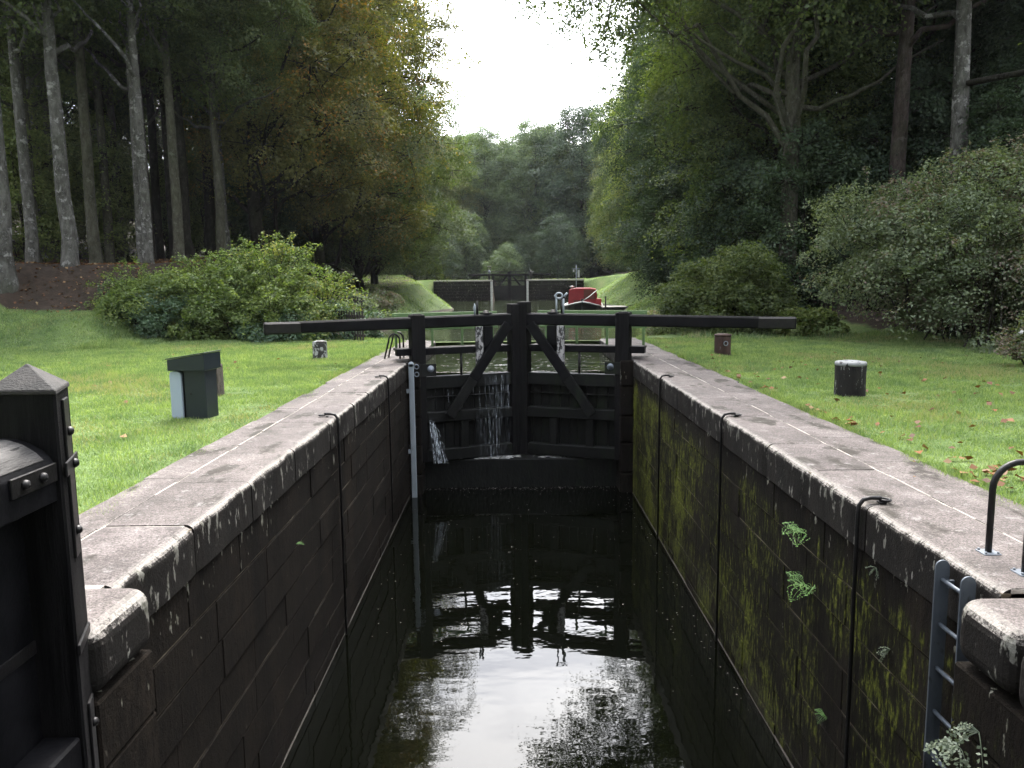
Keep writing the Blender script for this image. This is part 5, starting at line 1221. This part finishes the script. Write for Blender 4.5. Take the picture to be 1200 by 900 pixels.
b = MB(); b.box((6.92, 87.96, 3.1), (7.78, 88.04, 3.19), .005); b.build('crossbar', 'galvanised', t)
b = MB(); b.box((7.52, 87.95, 2.2), (7.72, 87.99, 3.0), .005); b.build('sign_board', 'white_paint', t)
b = MB(); b.box((6.97, 87.95, 2.8), (7.14, 87.99, 3.05), .005); b.build('small_board', 'white_paint', t)

# ------------------------------------------------------------------ daylight
SUN_EL, SUN_AZ = 56.0, 8.0       # ahead of the camera, a little to the boat side
w = bpy.data.worlds.new('World'); sc.world = w; w.use_nodes = True
nt = w.node_tree; nt.nodes.clear()
out = nt.nodes.new('ShaderNodeOutputWorld'); bg = nt.nodes.new('ShaderNodeBackground'); sky = nt.nodes.new('ShaderNodeTexSky')
sky.sky_type = 'NISHITA'; sky.sun_disc = False; sky.sun_elevation = R(SUN_EL); sky.sun_rotation = R(SUN_AZ); sky.dust_density = 3.0; sky.air_density = 1.2; sky.ozone_density = 1.0
hsv = nt.nodes.new('ShaderNodeHueSaturation'); hsv.inputs['Saturation'].default_value = 0.22
tc = nt.nodes.new('ShaderNodeTexCoord'); mp = nt.nodes.new('ShaderNodeMapping'); mp.inputs['Scale'].default_value = (1.6, 1.6, 4.5)
nz = nt.nodes.new('ShaderNodeTexNoise'); nz.inputs['Scale'].default_value = 2.4; nz.inputs['Detail'].default_value = 6; nz.inputs['Roughness'].default_value = 0.55
cr = nt.nodes.new('ShaderNodeValToRGB'); cr.color_ramp.elements[0].position = 0.38; cr.color_ramp.elements[0].color = (0.78, 0.79, 0.83, 1); cr.color_ramp.elements[1].position = 0.62; cr.color_ramp.elements[1].color = (1.32, 1.31, 1.29, 1)
mul = nt.nodes.new('ShaderNodeMix'); mul.data_type = 'RGBA'; mul.blend_type = 'MULTIPLY'; mul.inputs[0].default_value = 1
L_ = nt.links.new
L_(tc.outputs['Generated'], mp.inputs[0]); L_(mp.outputs[0], nz.inputs['Vector']); L_(nz.outputs['Fac'], cr.inputs['Fac'])
L_(sky.outputs[0], hsv.inputs['Color']); L_(hsv.outputs[0], mul.inputs[6]); L_(cr.outputs[0], mul.inputs[7]); L_(mul.outputs[2], bg.inputs['Color'])
bg.inputs['Strength'].default_value = 0.15; L_(bg.outputs[0], out.inputs['Surface'])
sun = bpy.data.lights.new('sun', 'SUN'); sun.energy = 1.3; sun.angle = R(25); sun.color = (1.0, 0.95, 0.87)
so = bpy.data.objects.new('sun', sun); COL.objects.link(so)
az = R(SUN_AZ); d = Vector((-math.sin(az) * math.cos(R(SUN_EL)), -math.cos(az) * math.cos(R(SUN_EL)), -math.sin(R(SUN_EL))))
so.rotation_euler = d.to_track_quat('-Z', 'Y').to_euler(); so.location = (6, 40, 60)
sc.view_settings.view_transform = 'Standard'; sc.view_settings.look = 'None'; sc.view_settings.gamma = 1.0; sc.view_settings.exposure = 3.05
sc.render.engine = 'CYCLES'
sc.cycles.use_denoising = True; sc.cycles.max_bounces = 8; sc.cycles.diffuse_bounces = 3; sc.cycles.transparent_max_bounces = 8

# the slightly misty air down the cut
b = MB(); b.box((-440, -60, -6), (440, 720, 75)); t_ = bpy.data.materials.new('haze'); t_.use_nodes = True; n_ = t_.node_tree; n_.nodes.clear()
o_ = n_.nodes.new('ShaderNodeOutputMaterial'); pv = n_.nodes.new('ShaderNodeVolumePrincipled'); pv.inputs['Color'].default_value = (0.9, 0.94, 1.0, 1); pv.inputs['Density'].default_value = 0.00010; pv.inputs['Anisotropy'].default_value = 0.2
n_.links.new(pv.outputs[0], o_.inputs['Volume']); M['haze'] = t_
tag(b.build('haze', 'haze'), kind='stuff')
